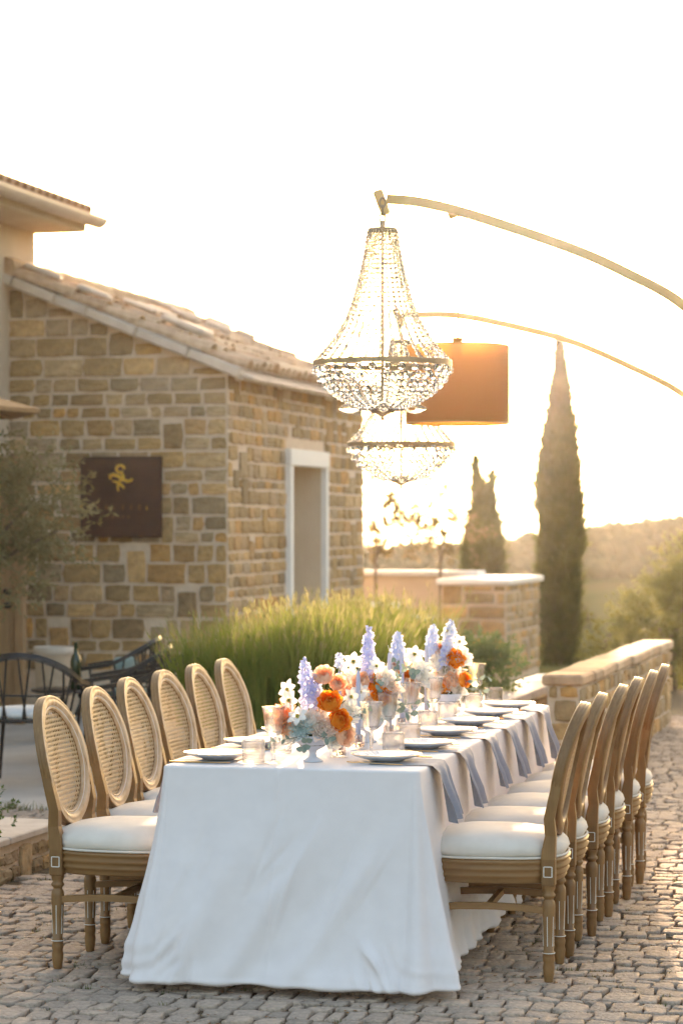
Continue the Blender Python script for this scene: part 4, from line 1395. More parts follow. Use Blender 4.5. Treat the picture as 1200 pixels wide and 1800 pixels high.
for j, q in enumerate(lev):
    for k, (x, y, nx_, ny_) in enumerate(path):
        if q < .06:            # rounded lip
            a = q / .06 * math.pi / 2; r_ = .010
            ox = -r_ + r_ * math.sin(a); z = TZ - r_ + r_ * math.cos(a)
            CV.append((x + nx_ * ox, y + ny_ * ox, z))
        else:
            h = (q - .06) / .94
            z = (TZ - .010) * (1 - h ** 1.0)
            tuck = 0.0
            lim = .07
            hemz = .030 + .010 * math.sin(k * .9) * 0
            if h > 1 - lim:
                e = (h - (1 - lim)) / lim
                tuck = -.045 * e ** 1.6 + .012 * math.sin(math.pi * e)
                z = .026 + ((TZ - .010) * lim - .026) * (1 - math.sin(e * math.pi / 2))
                z += .004 * (math.sin(x * 31 + y * 17) + math.sin(x * 13.7 - y * 41 + 1)) * e
            zc = h
            ww = cloth_off(nx_, ny_, x, y, h)
            puff = .016 * math.exp(-((h - .93) / .05) ** 2) * (1 + math.sin(x * 11 + y * 9 + 2 * math.sin(x * 17 + y * 5))) * .5
            CV.append((x + nx_ * (ww + tuck + puff), y + ny_ * (ww + tuck + puff), max(z, .024)))
for j in range(NH):
    for k in range(n_):
        k2 = (k + 1) % n_
        CF.append((j * n_ + k, (j + 1) * n_ + k, (j + 1) * n_ + k2, j * n_ + k2))
CV = [(x, y - .045 * smooth01((-1.2 - y) / .3), z) for x, y, z in CV]
cm = MB().add(CV, CF, True)
cm.add([CV[k] for k in range(n_)], [tuple(range(n_))])
cl = cm.build("tablecloth", M_cloth, None, (TC[0], TC[1], 0), (0, 0, TPH))
tag(cl, "long white linen cloth falling to the cobbles over the banquet table", "tablecloth")

def on_table(name, label, cat, u, v, rz=0, group=None, dz=0.001):
    return thing(name, label, cat, tw(u, v, TZ + dz), TPH + rz, group)

# place settings
PR = [(.285, -1.31), (.315, -.79), (.292, -.20), (.30, .295), (.303, .79), (.312, 1.25)]
PL = [(-.318, -1.385), (-.315, -.86), (-.31, -.33), (-.31, .20)]
def napkin_mesh(pw=.17, drop=.20, seed=0):
    """lies from u=-.19 to the table edge (u=0 at edge), then hangs"""
    rg = random.Random(seed)
    V = []; F = []; NU, NW = 30, 18
    ph = rg.uniform(-.8, .8)
    tot = .24 + drop
    for i in range(NU + 1):
        s = i / NU * tot
        for j in range(NW + 1):
            w = j / NW * 2 - 1
            if s < .225:
                x = -.225 + s; z = .0025 + .0012 * math.sin(w * 9)
                wd = pw / 2
                y = w * wd
            elif s < .252:
                a = (s - .225) / .027 * math.pi / 2
                x = .017 * math.sin(a); z = .0025 - .017 * (1 - math.cos(a)); wd = pw / 2 * (1 - .12 * (s - .225) / .027); y = w * wd
            else:
                h = (s - .252) / (tot - .252)
                fold = math.sin(w * 5.6 + ph + .5 * h)
                wd = pw / 2 * (.86 - .12 * h)
                x = .022 + .030 * h + (.5 + .5 * fold) * (.022 + .022 * h) * min(1, .25 + h * 1.1)
                z = -.0145 - (s - .252) + .007 * w * h
                y = w * wd + .008 * math.cos(w * 5.6 + ph) * h
            V.append((x, y, z))
    for i in range(NU):
        for j in range(NW):
            a = i * (NW + 1) + j
            F.append((a, a + NW + 1, a + NW + 2, a + 1))
    return nmesh("napkin", V, F, M_napkin, True)
# plate
NPL = 72
def scal(r, z, a, j):
    return r * (1 + (.018 * abs(math.sin(a * 12)) - .009) * max(0, (r - .07) / .056))
pm = MB().lathe([(.0, .004), (.055, .004), (.060, 0), (.064, .004), (.090, .010), (.118, .0195), (.1255, .0235), (.1262, .0252), (.1250, .0262), (.116, .0235), (.090, .0145), (.074, .0105), (.066, .0098), (0, .0095)], NPL, mod=scal, caps=False).mesh("dish", M_plate)
rib = MB()
for k in range(36):
    a = 2 * math.pi * k / 36
    rib.tube([(r * math.cos(a), r * math.sin(a), z) for r, z in ((.076, .0112), (.095, .0168), (.117, .0242))], [.0008, .0014, .0018], 5)
rbm = rib.mesh("rim_ribs", M_plate)
gm = MB().tube([(scal(.1262, 0, a, 0) * math.cos(a), scal(.1262, 0, a, 0) * math.sin(a), .0256) for a in [2 * math.pi * k / NPL for k in range(NPL)]], .0011, 5, closed=True).mesh("gold_edge", M_gold)
# cutlery
def fork_mesh():
    mb = MB()
    mb.tube([(-.10, 0, .003), (-.05, 0, .0045), (.0, 0, .006), (.03, 0, .008), (.045, 0, .009)], [1.2, 1.0, .7, .6, 1.2], flat=(.0055, .0022))
    mb.box((.052, 0, .0088), (.018, .020, .0018), None, .0005)
    for k in range(4):
        y = -.0084 + k * .0056
        mb.tube([(.058, y, .0088), (.080, y, .0075), (.100, y * .96, .010)], [.0016, .0014, .0009], 5)
    return mb.mesh("fork", M_gold)
def knife_mesh():
    mb = MB()
    mb.tube([(-.11, 0, .004), (-.05, 0, .004), (.005, 0, .004)], [1.15, 1.0, .8], flat=(.008, .0045))
    V = [(.005, -.004, .003), (.06, -.008, .003), (.10, -.007, .003), (.112, .003, .003), (.06, .004, .003), (.005, .004, .003)]
    V += [(p[0], p[1], p[2] + .0015) for p in V]
    mb.add(V, [(5, 4, 3, 2, 1, 0), (6, 7, 8, 9, 10, 11)] + [(i, (i + 1) % 6, (i + 1) % 6 + 6, i + 6) for i in range(6)])
    return mb.mesh("knife", M_gold)
fkm, knm = fork_mesh(), knife_mesh()
# glasses
def rib_mod(n, amp, z0, z1):
    def f(r, z, a, j):
        return r + (amp * (abs(math.sin(a * n / 2)) - .5) if z0 < z < z1 else 0)
    return f
def goblet_meshes():
    out = []
    NG = 60
    def mod(r, z, a, j):
        if j < 100 and .108 < z < .172 and r > .015 and j in OUT: return r + .0016 * (abs(math.sin(a * 10)) - .5)
        return r
    prof = [(.0, .0), (.034, .0), (.0345, .0018), (.030, .0040), (.012, .0075), (.0065, .014), (.0055, .022), (.0060, .045), (.0085, .070), (.0100, .084), (.0065, .090), (.0085, .094), (.020, .0985), (.0265, .105), (.0285, .112), (.0335, .150), (.0365, .176), (.0415, .200), (.0420, .2015), (.0408, .2012), (.0350, .174), (.0315, .149), (.0265, .116), (.0215, .110), (.0, .108)]
    OUT = set(range(12, 18))
    m_ = MB().lathe(prof, NG, mod=mod, caps=False).mesh("goblet", M_glass)
    rim = MB().tube([(.0415 * math.cos(a), .0415 * math.sin(a), .2012) for a in [2 * math.pi * k / 40 for k in range(40)]], .0009, 5, closed=True).mesh("gold_edge", M_gold)
    return m_, rim
gbm, gbr = goblet_meshes()
def tumbler_mesh():
    OUT = set(range(2, 6))
    def mod(r, z, a, j):
        return r + (.0020 * (abs(math.sin(a * 13)) - .5) if j in OUT else 0)
    prof = [(.0, .0), (.036, .0), (.0385, .004), (.0395, .012), (.0405, .045), (.0412, .072), (.0415, .083), (.0412, .0845), (.0400, .0845), (.0385, .072), (.0372, .040), (.0355, .020), (.030, .0155), (0, .0150)]
    return MB().lathe(prof, 78, mod=mod, caps=False).mesh("tumbler", M_glass)
tbm = tumbler_mesh()
def setting(side, i, u, v):
    sgn = 1 if side == "right" else -1
    where = "%s place on the %s side" % (ORD[i] if i < 5 or side == "right" else "fifth", side)
    rz = 0 if side == "right" else math.pi
    nk = on_table("napkin", "lavender grey napkin hanging at the %s" % where, "napkin", sgn * .468, v, rz, "napkins along the %s side" % side, .001)
    inst(napkin_mesh(.235, .200 + rnd.uniform(-.012, .012), i * 7 + (0 if sgn > 0 else 50)), "folded_cloth", nk)
    p = on_table("plate", "scalloped white plate with gold rim at the %s" % where, "plate", u, v, rnd.uniform(0, 1), "white plates", .0055)
    d = inst(pm, "dish", p); inst(rbm, "rim_ribs", p)["kind"] = "stuff"; inst(gm, "gold_edge", p)
    f = on_table("fork", "gold fork beside the plate at the %s" % where, "fork", u - sgn * .01, v - sgn * .152, rz + math.pi + rnd.uniform(-.06, .06), "gold forks", .004)
    inst(fkm, "fork_body", f)
    k = on_table("knife", "gold knife beside the plate at the %s" % where, "knife", u + sgn * .03, v + sgn * .148, rz + math.pi + rnd.uniform(-.05, .05), "gold knives", .004)
    inst(knm, "knife_body", k)
for i, (u, v) in enumerate(PR): setting("right", i, u, v)
for i, (u, v) in enumerate(PL): setting("left", i, u, v)
GOB = [("right", i, u, v) for i, (u, v) in enumerate([(.19, -1.13), (.15, -.65), (.11, -.02), (.14, .34), (.147, .88), (.145, 1.37)])] + [("left", 0, -.10, -1.44), ("left", 1, -.13, -.72), ("left", 2, -.12, -.12)]
for side, i, u, v in GOB:
    g = on_table("wine_goblet", "ribbed clear stemmed goblet at the %s place on the %s side" % (ORD[i], side), "goblet", u, v, rnd.uniform(0, 1), "ribbed goblets")
    inst(gbm, "glass", g)
TUM = [("right", i, u, v) for i, (u, v) in enumerate([(.258, -1.06), (.232, -.63), (.18, .0), (.178, .45), (.19, 1.04), (.212, 1.46)])] + [("left", 0, -.165, -1.475), ("left", 1, -.165, -1.08), ("left", 2, -.17, -.5)]
for side, i, u, v in TUM:
    g = on_table("tumbler", "ribbed clear water tumbler at the %s place on the %s side" % (ORD[i], side), "tumbler", u, v, rnd.uniform(0, 1), "ribbed tumblers")
    inst(tbm, "glass", g)
# candles in glass cylinders
def cyl_mesh():
    return MB().lathe([(.0, 0), (.034, 0), (.0352, .003), (.0352, .215), (.0345, .2165), (.0335, .2155), (.0332, .006), (0, .0055)], 36, caps=False).mesh("glass_cylinder", M_thin_glass)
cym = cyl_mesh()
cyr = MB().tube([(.0345 * math.cos(a), .0345 * math.sin(a), .216) for a in [2 * math.pi * k / 36 for k in range(36)]], .0009, 5, closed=True).mesh("gold_edge", M_gold)
hom = MB().lathe([(0, 0), (.024, 0), (.026, .003), (.024, .036), (.019, .046), (.014, .048), (.0125, .046), (.012, .020), (0, .019)], 40, mod=lambda r, z, a, j: r + (.0009 * math.sin(a * 20) if j in (2, 3) else 0), caps=False).mesh("candle_holder", M_peachglass)
CAN = [(.078, -1.17, .315), (.075, -.84, .30), (.095, -.36, .345), (.075, -.02, .33), (.085, .46, .335), (.075, 1.22, .30)]
for i, (u, v, h) in enumerate(CAN):
    hc = on_table("candle_cylinder", "%s clear glass cylinder with peach holder round a taper candle" % ORD[i], "candle holder", u, v, 0, "candle cylinders down the table")
    inst(cym, "glass_cylinder", hc); inst(hom, "peach_holder", hc, (0, 0, .0065))
    cd = on_table("taper_candle", "%s pale lavender taper candle down the middle of the table" % ORD[i], "candle", u, v, 0, "taper candles", .0275)
    hb = h - .028
    MB().lathe([(0, 0), (.0105, 0), (.0108, .01), (.0085, hb * .9), (.0065, hb - .008), (.002, hb), (0, hb)], 14, caps=False).build("wax", M_candle, cd)
    lx_ = .010 * (1 if i % 2 else -.4)
    MB().tube([(0, 0, hb - .004), (lx_ * .3, 0, hb + .010), (lx_, 0, hb + .020), (lx_ * 1.6, 0, hb + .028), (lx_ * 1.9, 0, hb + .027)], .0011, 5).build("wick", M_wick, cd)

# ------------------------------------------------------------------ flowers
def shell_flower(rings, mtl, name, seed, ruffle=.05, nu=4, nv=4, pointed=0.0):
    rg = random.Random(seed)
    mb = MB()
    for (Rr, tmax, n, wf, flare, zo) in rings:
        ph0 = rg.uniform(0, 6.28)
        for q in range(n):
            p0 = ph0 + 2 * math.pi * q / n + rg.uniform(-.15, .15)
            W = wf * 2 * math.pi / n * .5
            tm = R(tmax) * rg.uniform(.93, 1.06); RR = Rr * rg.uniform(.95, 1.06)
            k1, k2 = rg.uniform(0, 6), rg.uniform(2.5, 4.5)
            V = []; F = []
            for j in range(nv + 1):
                v = j / nv; th = R(12) + (tm - R(12)) * v
                prof = (.35 + .65 * math.sin(math.pi * min(1, v * .86 + .1)))
                if pointed: prof *= (1 - pointed * v * v)
                for i in range(nu + 1):
                    u = 2 * i / nu - 1
                    ed = 1 - .12 * u * u * v
                    r_ = RR * ed * (1 + flare * v ** 3 * 1.0 + ruffle * math.sin(u * k2 + k1) * v * v)
                    ph = p0 + u * W * prof
                    V.append((r_ * math.sin(th) * math.cos(ph), r_ * math.sin(th) * math.sin(ph), zo - r_ * math.cos(th) + RR))
            for j in range(nv):
                for i in range(nu):
                    a = j * (nu + 1) + i
                    F.append((a, a + 1, a + nu + 2, a + nu + 1))
            mb.add(V, F, True)
    return mb.mesh(name, mtl)
RAN = [(.008, 165, 3, 1.7, 0, .004), (.012, 155, 4, 1.7, 0, .003), (.016, 142, 5, 1.6, .02, .002), (.020, 130, 5, 1.6, .04, .001), (.025, 118, 6, 1.55, .06, 0), (.030, 104, 6, 1.5, .08, 0), (.034, 90, 7, 1.45, .12, -.002)]
PEO = [(.011, 155, 4, 1.4, .05, .008), (.018, 140, 5, 1.3, .10, .006), (.026, 124, 6, 1.2, .14, .003), (.034, 106, 7, 1.2, .18, 0), (.041, 86, 7, 1.3, .24, -.004)]
CAR = [(.012, 150, 9, 1.0, .2, .010), (.018, 138, 11, 1.0, .25, .007), (.024, 125, 13, 1.0, .25, .004), (.030, 112, 14, 1.0, .28, .001), (.035, 96, 15, 1.0, .28, -.002)]
DAH = [(.010, 150, 7, .9, .1, .006), (.016, 130, 10, .9, .25, .004), (.023, 112, 12, .85, .35, .002), (.030, 95, 13, .85, .40, 0), (.034, 75, 13, .85, .45, -.003)]
FM = {}
for nm, m_ in (("orange", M_orange), ("peach", M_peach), ("coral", M_coral)): FM["ranunculus_" + nm] = shell_flower(RAN, m_, "ranunculus", 3 + len(FM), .025)
for nm, m_ in (("blush", M_blush), ("white", M_whitep), ("peach", M_peach)): FM["peony_" + nm] = shell_flower(PEO, m_, "peony", 13 + len(FM), .13)
FM["carnation_blue"] = shell_flower(CAR, M_blueg, "carnation", 23, .22, 4, 3)
FM["dahlia_coral"] = shell_flower(DAH, M_coral, "dahlia", 24, .08, 3, 4, .45)
def narcissus_mesh():
    mb = MB()
    for q in range(6):
        p0 = 2 * math.pi * q / 6
        V = []; F = []; nu, nv = 4, 5
        for j in range(nv + 1):
            v = j / nv
            w = .0125 * math.sin(math.pi * (.12 + .86 * v)) ** .8
            for i in range(nu + 1):
                u = 2 * i / nu - 1
                r_ = .004 + .036 * v; z = .004 + .010 * math.sin(v * 2.4) - .004 * u * u + (.002 if q % 2 else 0)
                V.append((r_ * math.cos(p0) - u * w * math.sin(p0), r_ * math.sin(p0) + u * w * math.cos(p0), z))
        for j in range(nv):
            for i in range(nu):
                a = j * (nu + 1) + i; F.append((a, a + 1, a + nu + 2, a + nu + 1))
        mb.add(V, F, True)
    return mb.mesh("narcissus", M_whitep)
FM["narcissus_white"] = narcissus_mesh()
NCUP = MB().lathe([(.003, .002), (.006, .006), (.0075, .012), (.0068, .0125), (.005, .006)], 12, caps=False).mesh("flower_cup", M_yellow)
def delph_mesh(L, n, r0, mtl, seed):
    rg = random.Random(seed); mb = MB(); ctr = MB()
    for q in range(n):
        t_ = (q + .5) / n
        z = L * t_; a = q * 2.4 + rg.uniform(-.3, .3)
        size = r0 * (1.05 - .45 * t_ ** 2) * rg.uniform(.85, 1.15)
        stand = r0 * (.80 - .45 * t_ ** 2)
        ax = Vector((math.cos(a), math.sin(a), .25 + .5 * t_)).normalized()
        c = Vector((0, 0, z)) + ax * stand
        qd = ax.to_track_quat('Z', 'Y')
        if t_ > .90:
            V = [c + qd @ Vector((size * .55 * x, size * .55 * y, size * .7 * zz)) for x, y, zz in ((1, 0, 0), (0, 1, 0), (-1, 0, 0), (0, -1, 0), (0, 0, 1), (0, 0, -1))]
            mb.add(V, [(0, 1, 4), (1, 2, 4), (2, 3, 4), (3, 0, 4), (1, 0, 5), (2, 1, 5), (3, 2, 5), (0, 3, 5)], True)
            continue
        tw_ = rg.uniform(0, 6.28)
        for k in range(5):
            b = tw_ + 2 * math.pi * k / 5
            V = []; F = []
            for j in range(4):
                v = j / 3; w = size * .46 * math.sin(math.pi * (.18 + .72 * v))
                for i in range(3):
                    u = i - 1
                    r_ = size * (.12 + .95 * v); zz = size * (.30 * v - .12 * u * u * v + .12 * v * v)
                    V.append(c + qd @ Vector((r_ * math.cos(b) - u * w * math.sin(b), r_ * math.sin(b) + u * w * math.cos(b), zz)))
            for j in range(3):
                for i in range(2):
                    a_ = j * 3 + i; F.append((a_, a_ + 1, a_ + 4, a_ + 3))
            mb.add(V, F, True)
        e = c + ax * size * .22
        V = [e + qd @ Vector((size * .24 * x, size * .24 * y, size * .22 * zz)) for x, y, zz in ((1, 0, 0), (0, 1, 0), (-1, 0, 0), (0, -1, 0), (0, 0, 1), (0, 0, -1))]
        ctr.add(V, [(0, 1, 4), (1, 2, 4), (2, 3, 4), (3, 0, 4), (1, 0, 5), (2, 1, 5), (3, 2, 5), (0, 3, 5)])
    return mb.mesh("delphinium", mtl), ctr.mesh("flower_centres", M_whitep)
def leaf_mesh(n, ln, wd, seed):
    rg = random.Random(seed); mb = MB()
    mb.tube([(0, 0, 0), (.004, .002, n * .012), (0, .006, n * .024)], [.0014, .0012, .0007], 5)
    for q in range(n):
        z = .012 + q * .022; a = q * 2.2 + rg.uniform(-.4, .4); d = Vector((math.cos(a), math.sin(a), .5)).normalized()
        s = d.cross(Vector((0, 0, 1))).normalized(); up = s.cross(d)
        V = []; F = []
        for j in range(5):
            v = j / 4; w = wd * math.sin(math.pi * (.06 + .9 * v)) ** .7
            for i in range(3):
                u = i - 1
                V.append(Vector((0, 0, z)) + d * (ln * v) + s * (u * w) + up * (ln * (.12 * math.sin(v * 3)) + abs(u) * wd * .25))
        for j in range(4):
            for i in range(2):
                a_ = j * 3 + i; F.append((a_, a_ + 1, a_ + 4, a_ + 3))
        mb.add(V, F, True)
    return mb.mesh("leaf_sprig", M_leafg)
SPR = [leaf_mesh(6, .024, .0095, 51), leaf_mesh(5, .030, .011, 52)]
bowl_m = MB().lathe([(0, 0), (.034, 0), (.036, .003), (.030, .008), (.016, .018), (.012, .030), (.016, .040), (.040, .052), (.058, .070), (.066, .092), (.0675, .096), (.065, .096), (.056, .072), (.036, .056), (0, .050)], 64,
                    mod=lambda r, z, a, j: r + (.0011 * math.sin(a * 32) if 7 <= j <= 10 else 0), caps=False).mesh("footed_bowl", M_bowl)
BLK = mat("flower_foam", (.02, .03, .015), (.04, .05, .02), scale=60, rough=1)
foam_m = MB().lathe([(0, .06), (.05, .06), (.055, .09), (.035, .11), (0, .115)], 16).mesh("flower_foam", BLK)
bud_cal = MB().lathe([(.001, -.010), (.007, -.006), (.010, .002), (.006, .004)], 8).mesh("calyx", M_stem)
def arrangement(label, u, v, flowers, dels, sprigs, seed):
    a = on_table("flower_arrangement", label, "flowers", u, v, 0, "flower bowls down the table")
    inst(bowl_m, "footed_bowl", a); inst(foam_m, "flower_foam", a)
    rg = random.Random(seed)
    names = {"ranunculus": "ranunculus_flower", "peony": "peony_flower", "carnation": "carnation_flower", "dahlia": "dahlia_flower", "narcissus": "narcissus_flower"}
    for (kind, x, y, z, s, d) in flowers:
        x -= u; s *= 1.16 if kind[:4] in ('ranu', 'dahl') else (1.08 if kind[:4] == 'peon' else 1.0)
        D = Vector(d).normalized(); q = D.to_track_quat('Z', 'Y') @ Quaternion((0, 0, 1), rg.uniform(0, 6.28))
        depth = {"ranunculus": .034, "peony": .043, "carnation": .035, "dahlia": .034, "narcissus": .006}[kind.split("_")[0]] * s
        c = Vector((x, y, z)) - D * depth
        f = inst(FM[kind], names[kind.split("_")[0]], a, c, q, s)
        if kind.startswith("narc"): inst(NCUP, "flower_cup", f)
        inst(bud_cal, "calyx", f, (0, 0, .002))
        b = Vector((rg.uniform(-.02, .02), rg.uniform(-.02, .02), .085))
        m_ = b.lerp(c, .55) + Vector((0, 0, .012))
        MB().tube([b, m_, c - D * .008], [.0020, .0018, .0018], 6).build("stem", M_stem, a)
    for (x, y, z0, x1, y1, z1, n, r0, pale) in dels:
        p0, p1 = Vector((x - u, y, z0)), Vector((x1 - u, y1, z1)); L = (p1 - p0).length
        dm, dc = delph_mesh(L, n, r0, M_delphp if pale else M_delph, seed + n)
        q = (p1 - p0).to_track_quat('Z', 'Y')
        f = inst(dm, "delphinium_spike", a, p0, q); inst(dc, "flower_centres", f)["kind"] = "stuff"
        MB().tube([(0, 0, .085), p0 * .6 + Vector((0, 0, .04)), p0, p1], [.0026, .0024, .0022, .0012], 6).build("stem", M_stem, a)
    for (x, y, z, k, d, s) in sprigs:
        q = Vector(d).normalized().to_track_quat('Z', 'Y')
        inst(SPR[k], "leaf_sprig", a, (x - u, y, z), q, s)
    return a
F_ = (0, -1, .35)
A1 = [("dahlia_coral", -.082, -.045, .180, 1.05, (-.5, -.8, .35)), ("ranunculus_peach", -.066, -.05, .135, 1.0, (-.35, -1, .2)), ("peony_white", -.070, -.035, .098, .9, (-.7, -.7, .0)),
      ("carnation_blue", -.002, -.075, .122, 1.02, (-.1, -1, .25)), ("peony_blush", .076, -.072, .132, 1.0, (.15, -1, .25)), ("ranunculus_orange", .098, -.05, .228, 1.12, (.1, -.8, .55)),
      ("ranunculus_orange", .140, -.045, .158, 1.05, (.55, -.85, .25)), ("ranunculus_peach", .064, .0, .318, .95, (.0, -.75, .7)), ("ranunculus_peach", .155, -.02, .100, 1.0, (.8, -.6, .1)),
      ("peony_white", .155, .03, .195, 1.1, (.6, -.4, .5)), ("peony_white", .115, -.035, .088, .8, (.6, -.8, .0)), ("narcissus_white", -.064, -.02, .258, 1.05, (-.5, -.85, .3)),
      ("narcissus_white", -.052, -.04, .222, 1.05, (-.4, -.9, .0)), ("narcissus_white", -.010, -.085, .168, 1.05, (-.2, -.75, .65)), ("narcissus_white", .035, .01, .245, .9, (.6, -.7, .3)),
      ("peony_white", -.03, .02, .17, 1.0, (-.4, -.2, .8)), ("peony_blush", .05, .05, .16, 1.0, (.1, .4, .9)), ("ranunculus_orange", -.05, .07, .15, 1.0, (-.6, .6, .5)), ("peony_white", .06, .09, .12, 1.0, (.3, .9, .3)), ("peony_blush", .03, -.01, .185, .9, (0, -.5, .8)), ("peony_white", .02, -.06, .165, .85, (.0, -.8, .6)), ("ranunculus_peach", .115, .02, .285, .8, (.4, -.8, .4)), ("narcissus_white", .165, .0, .235, .9, (.8, -.6, .2)), ("peony_white", -.10, .0, .13, .85, (-.9, -.4, .1))]
arrangement("nearest flower bowl with orange ranunculus, coral dahlia and a lavender delphinium", .025, -1.36, A1,
            [(.012, -.01, .195, -.008, .0, .370, 26, .022, False), (.036, .01, .20, .030, .01, .315, 16, .019, False)],
            [(.02, -.07, .085, 1, (.1, -.8, -.2), 1.0), (.06, -.06, .10, 1, (.6, -.6, -.1), .9), (-.02, -.05, .09, 0, (-.6, -.6, -.1), .9), (.13, .03, .14, 1, (.8, .2, .4), 1.0)], 60)
A2 = [("peony_peach", -.019, -.05, .192, 1.0, (0, -1, .3)), ("ranunculus_orange", .078, -.02, .240, 1.0, (0, -.8, .6)), ("ranunculus_orange", .117, -.06, .188, 1.0, (.3, -.9, .3)),
      ("peony_blush", .155, -.03, .218, .95, (.5, -.8, .3)), ("narcissus_white", -.005, -.02, .315, 1.1, (.1, -.8, .5)), ("narcissus_white", .034, -.07, .200, 1.0, (.1, -1, .2)),
      ("peony_blush", .065, -.06, .160, 1.0, (.1, -1, .1)), ("peony_white", -.03, -.06, .12, 1.0, (-.3, -1, .0)), ("peony_white", .02, .05, .2, 1.1, (0, .2, 1)), ("ranunculus_orange", -.07, .0, .16, 1.0, (-.8, -.4, .3)),
      ("carnation_blue", .11, -.05, .12, .9, (.5, -.9, .1)), ("ranunculus_peach", -.065, -.02, .235, .9, (-.4, -.8, .4)), ("peony_white", .10, .05, .22, 1.0, (.4, .1, .9)), ("peony_white", -.045, .03, .26, .8, (-.3, -.6, .6)), ("peony_white", .13, -.02, .26, .85, (.4, -.7, .5)), ("ranunculus_peach", .03, -.05, .245, .9, (-.1, -.9, .4)), ("peony_white", .16, .0, .15, .9, (.8, -.5, .1)), ("narcissus_white", .09, -.03, .30, .9, (.4, -.8, .4))]
arrangement("second flower bowl with a tall lavender delphinium and peach rose", .05, -.55, A2,
            [(.046, .01, .235, .052, .0, .450, 36, .023, False), (-.06, .0, .285, -.066, -.01, .345, 9, .017, True)],
            [(.16, -.03, .24, 0, (.5, -.6, .5), 1.0), (.165, -.05, .13, 1, (.8, -.5, -.1), 1.1), (.17, -.04, .15, 0, (.9, -.3, .1), 1.1), (.10, -.06, .20, 0, (.3, -.8, .4), .9)], 70)
A3 = [("ranunculus_orange", .041, -.05, .190, 1.15, (.1, -1, .2)), ("ranunculus_orange", .065, -.03, .165, .9, (.6, -.8, .2)), ("ranunculus_peach", -.004, -.02, .246, 1.0, (0, -.9, .4)), ("peony_white", .108, -.03, .212, 1.05, (.6, -.7, .2)),
      ("narcissus_white", .068, -.02, .300, 1.1, (.2, -.8, .5)), ("peony_white", -.04, -.03, .17, 1.0, (-.4, -.8, .3)), ("peony_white", .03, .05, .24, 1.0, (0, .3, .9)), ("peony_blush", .06, -.05, .12, 1.0, (.1, -1, 0)), ("narcissus_white", .05, .0, .285, 1.0, (-.3, -.8, .5)), ("peony_white", .09, .02, .26, .8, (.3, -.4, .8)), ("peony_white", -.05, -.02, .23, .85, (-.5, -.7, .4)), ("ranunculus_orange", -.03, -.04, .14, .85, (-.5, -.8, .1)), ("carnation_blue", .00, -.05, .16, .8, (-.1, -1, .2))]
arrangement("third flower bowl with a pale blue delphinium and orange ranunculus", .02, .30, A3,
            [(-.009, .0, .255, -.009, .0, .39, 24, .024, True)], [(.02, -.05, .22, 0, (-.1, -.8, .5), 1.0), (.05, -.04, .20, 1, (.4, -.8, .3), 1.0)], 80)
A4 = [("ranunculus_orange", .148, -.04, .256, 1.1, (.2, -1, .3)), ("peony_white", .180, .0, .270, 1.0, (.6, -.5, .5)), ("peony_white", .112, -.04, .200, 1.1, (.0, -1, .2)), ("ranunculus_orange", .192, -.02, .160, .9, (.8, -.6, .1)),
      ("ranunculus_orange", .085, -.05, .125, 1.0, (.0, -1, .1)), ("peony_white", .105, -.05, .085, 1.0, (.1, -1, -.1)), ("peony_blush", .06, -.02, .19, 1.0, (-.4, -.8, .4)), ("peony_white", .10, .04, .23, 1.0, (0, .2, 1)), ("ranunculus_peach", .075, .0, .30, .9, (0, -.8, .5)), ("narcissus_white", .105, -.01, .375, 1.0, (-.6, -.6, .4)), ("peony_white", .16, -.03, .12, 1.0, (.6, -.8, 0)), ("peony_white", .05, -.03, .25, .9, (-.4, -.8, .4)), ("narcissus_white", .16, -.02, .33, .9, (.4, -.8, .4)), ("ranunculus_peach", .13, -.05, .16, .9, (.2, -1, .2))]
arrangement("farthest flower bowl with two pale delphiniums and one orange ranunculus", .10, .86, A4,
            [(.028, .0, .255, .038, .0, .40, 22, .023, True), (.096, .0, .245, .122, .0, .42, 28, .024, True), (.09, -.02, .2, .1, -.02, .30, 14, .022, False)],
            [(.19, -.03, .15, 0, (.9, -.4, .2), 1.0), (.20, -.02, .12, 1, (.9, -.3, -.1), 1.0)], 90)

# ------------------------------------------------------------------ chandeliers
def ico():
    g = (1 + 5 ** .5) / 2
    V = [Vector(p).normalized() for p in ((-1, g, 0), (1, g, 0), (-1, -g, 0), (1, -g, 0), (0, -1, g), (0, 1, g), (0, -1, -g), (0, 1, -g), (g, 0, -1), (g, 0, 1), (-g, 0, -1), (-g, 0, 1))]
    F = [(0, 11, 5), (0, 5, 1), (0, 1, 7), (0, 7, 10), (0, 10, 11), (1, 5, 9), (5, 11, 4), (11, 10, 2), (10, 7, 6), (7, 1, 8), (3, 9, 4), (3, 4, 2), (3, 2, 6), (3, 6, 8), (3, 8, 9), (4, 9, 5), (2, 4, 11), (6, 2, 10), (8, 6, 7), (9, 8, 1)]
    return V, F
IV, IF = ico()
def bead_geo():
    """faceted bead: octagonal cut, flattened"""
    V = []; F = []; n = 8
    for (r_, z) in ((.45, -.85), (.92, -.35), (.92, .35), (.45, .85)):
        for k in range(n):
            a = 2 * math.pi * k / n
            V.append((r_ * math.cos(a), r_ * math.sin(a), z))
    for j in range(3):
        for k in range(n):
            F.append((j * n + k, j * n + (k + 1) % n, (j + 1) * n + (k + 1) % n, (j + 1) * n + k))
    F.append(tuple(range(n - 1, -1, -1))); F.append(tuple(range(3 * n, 4 * n)))
    return V, F
BV, BF = bead_geo()
bead_m = MB().add(BV, BF).mesh("crystal_bead", M_crystal)
def interp(tab, t):
    for (t0, a), (t1, b) in zip(tab, tab[1:]):
        if t <= t1: return a + (b - a) * (t - t0) / (t1 - t0)
    return tab[-1][1]
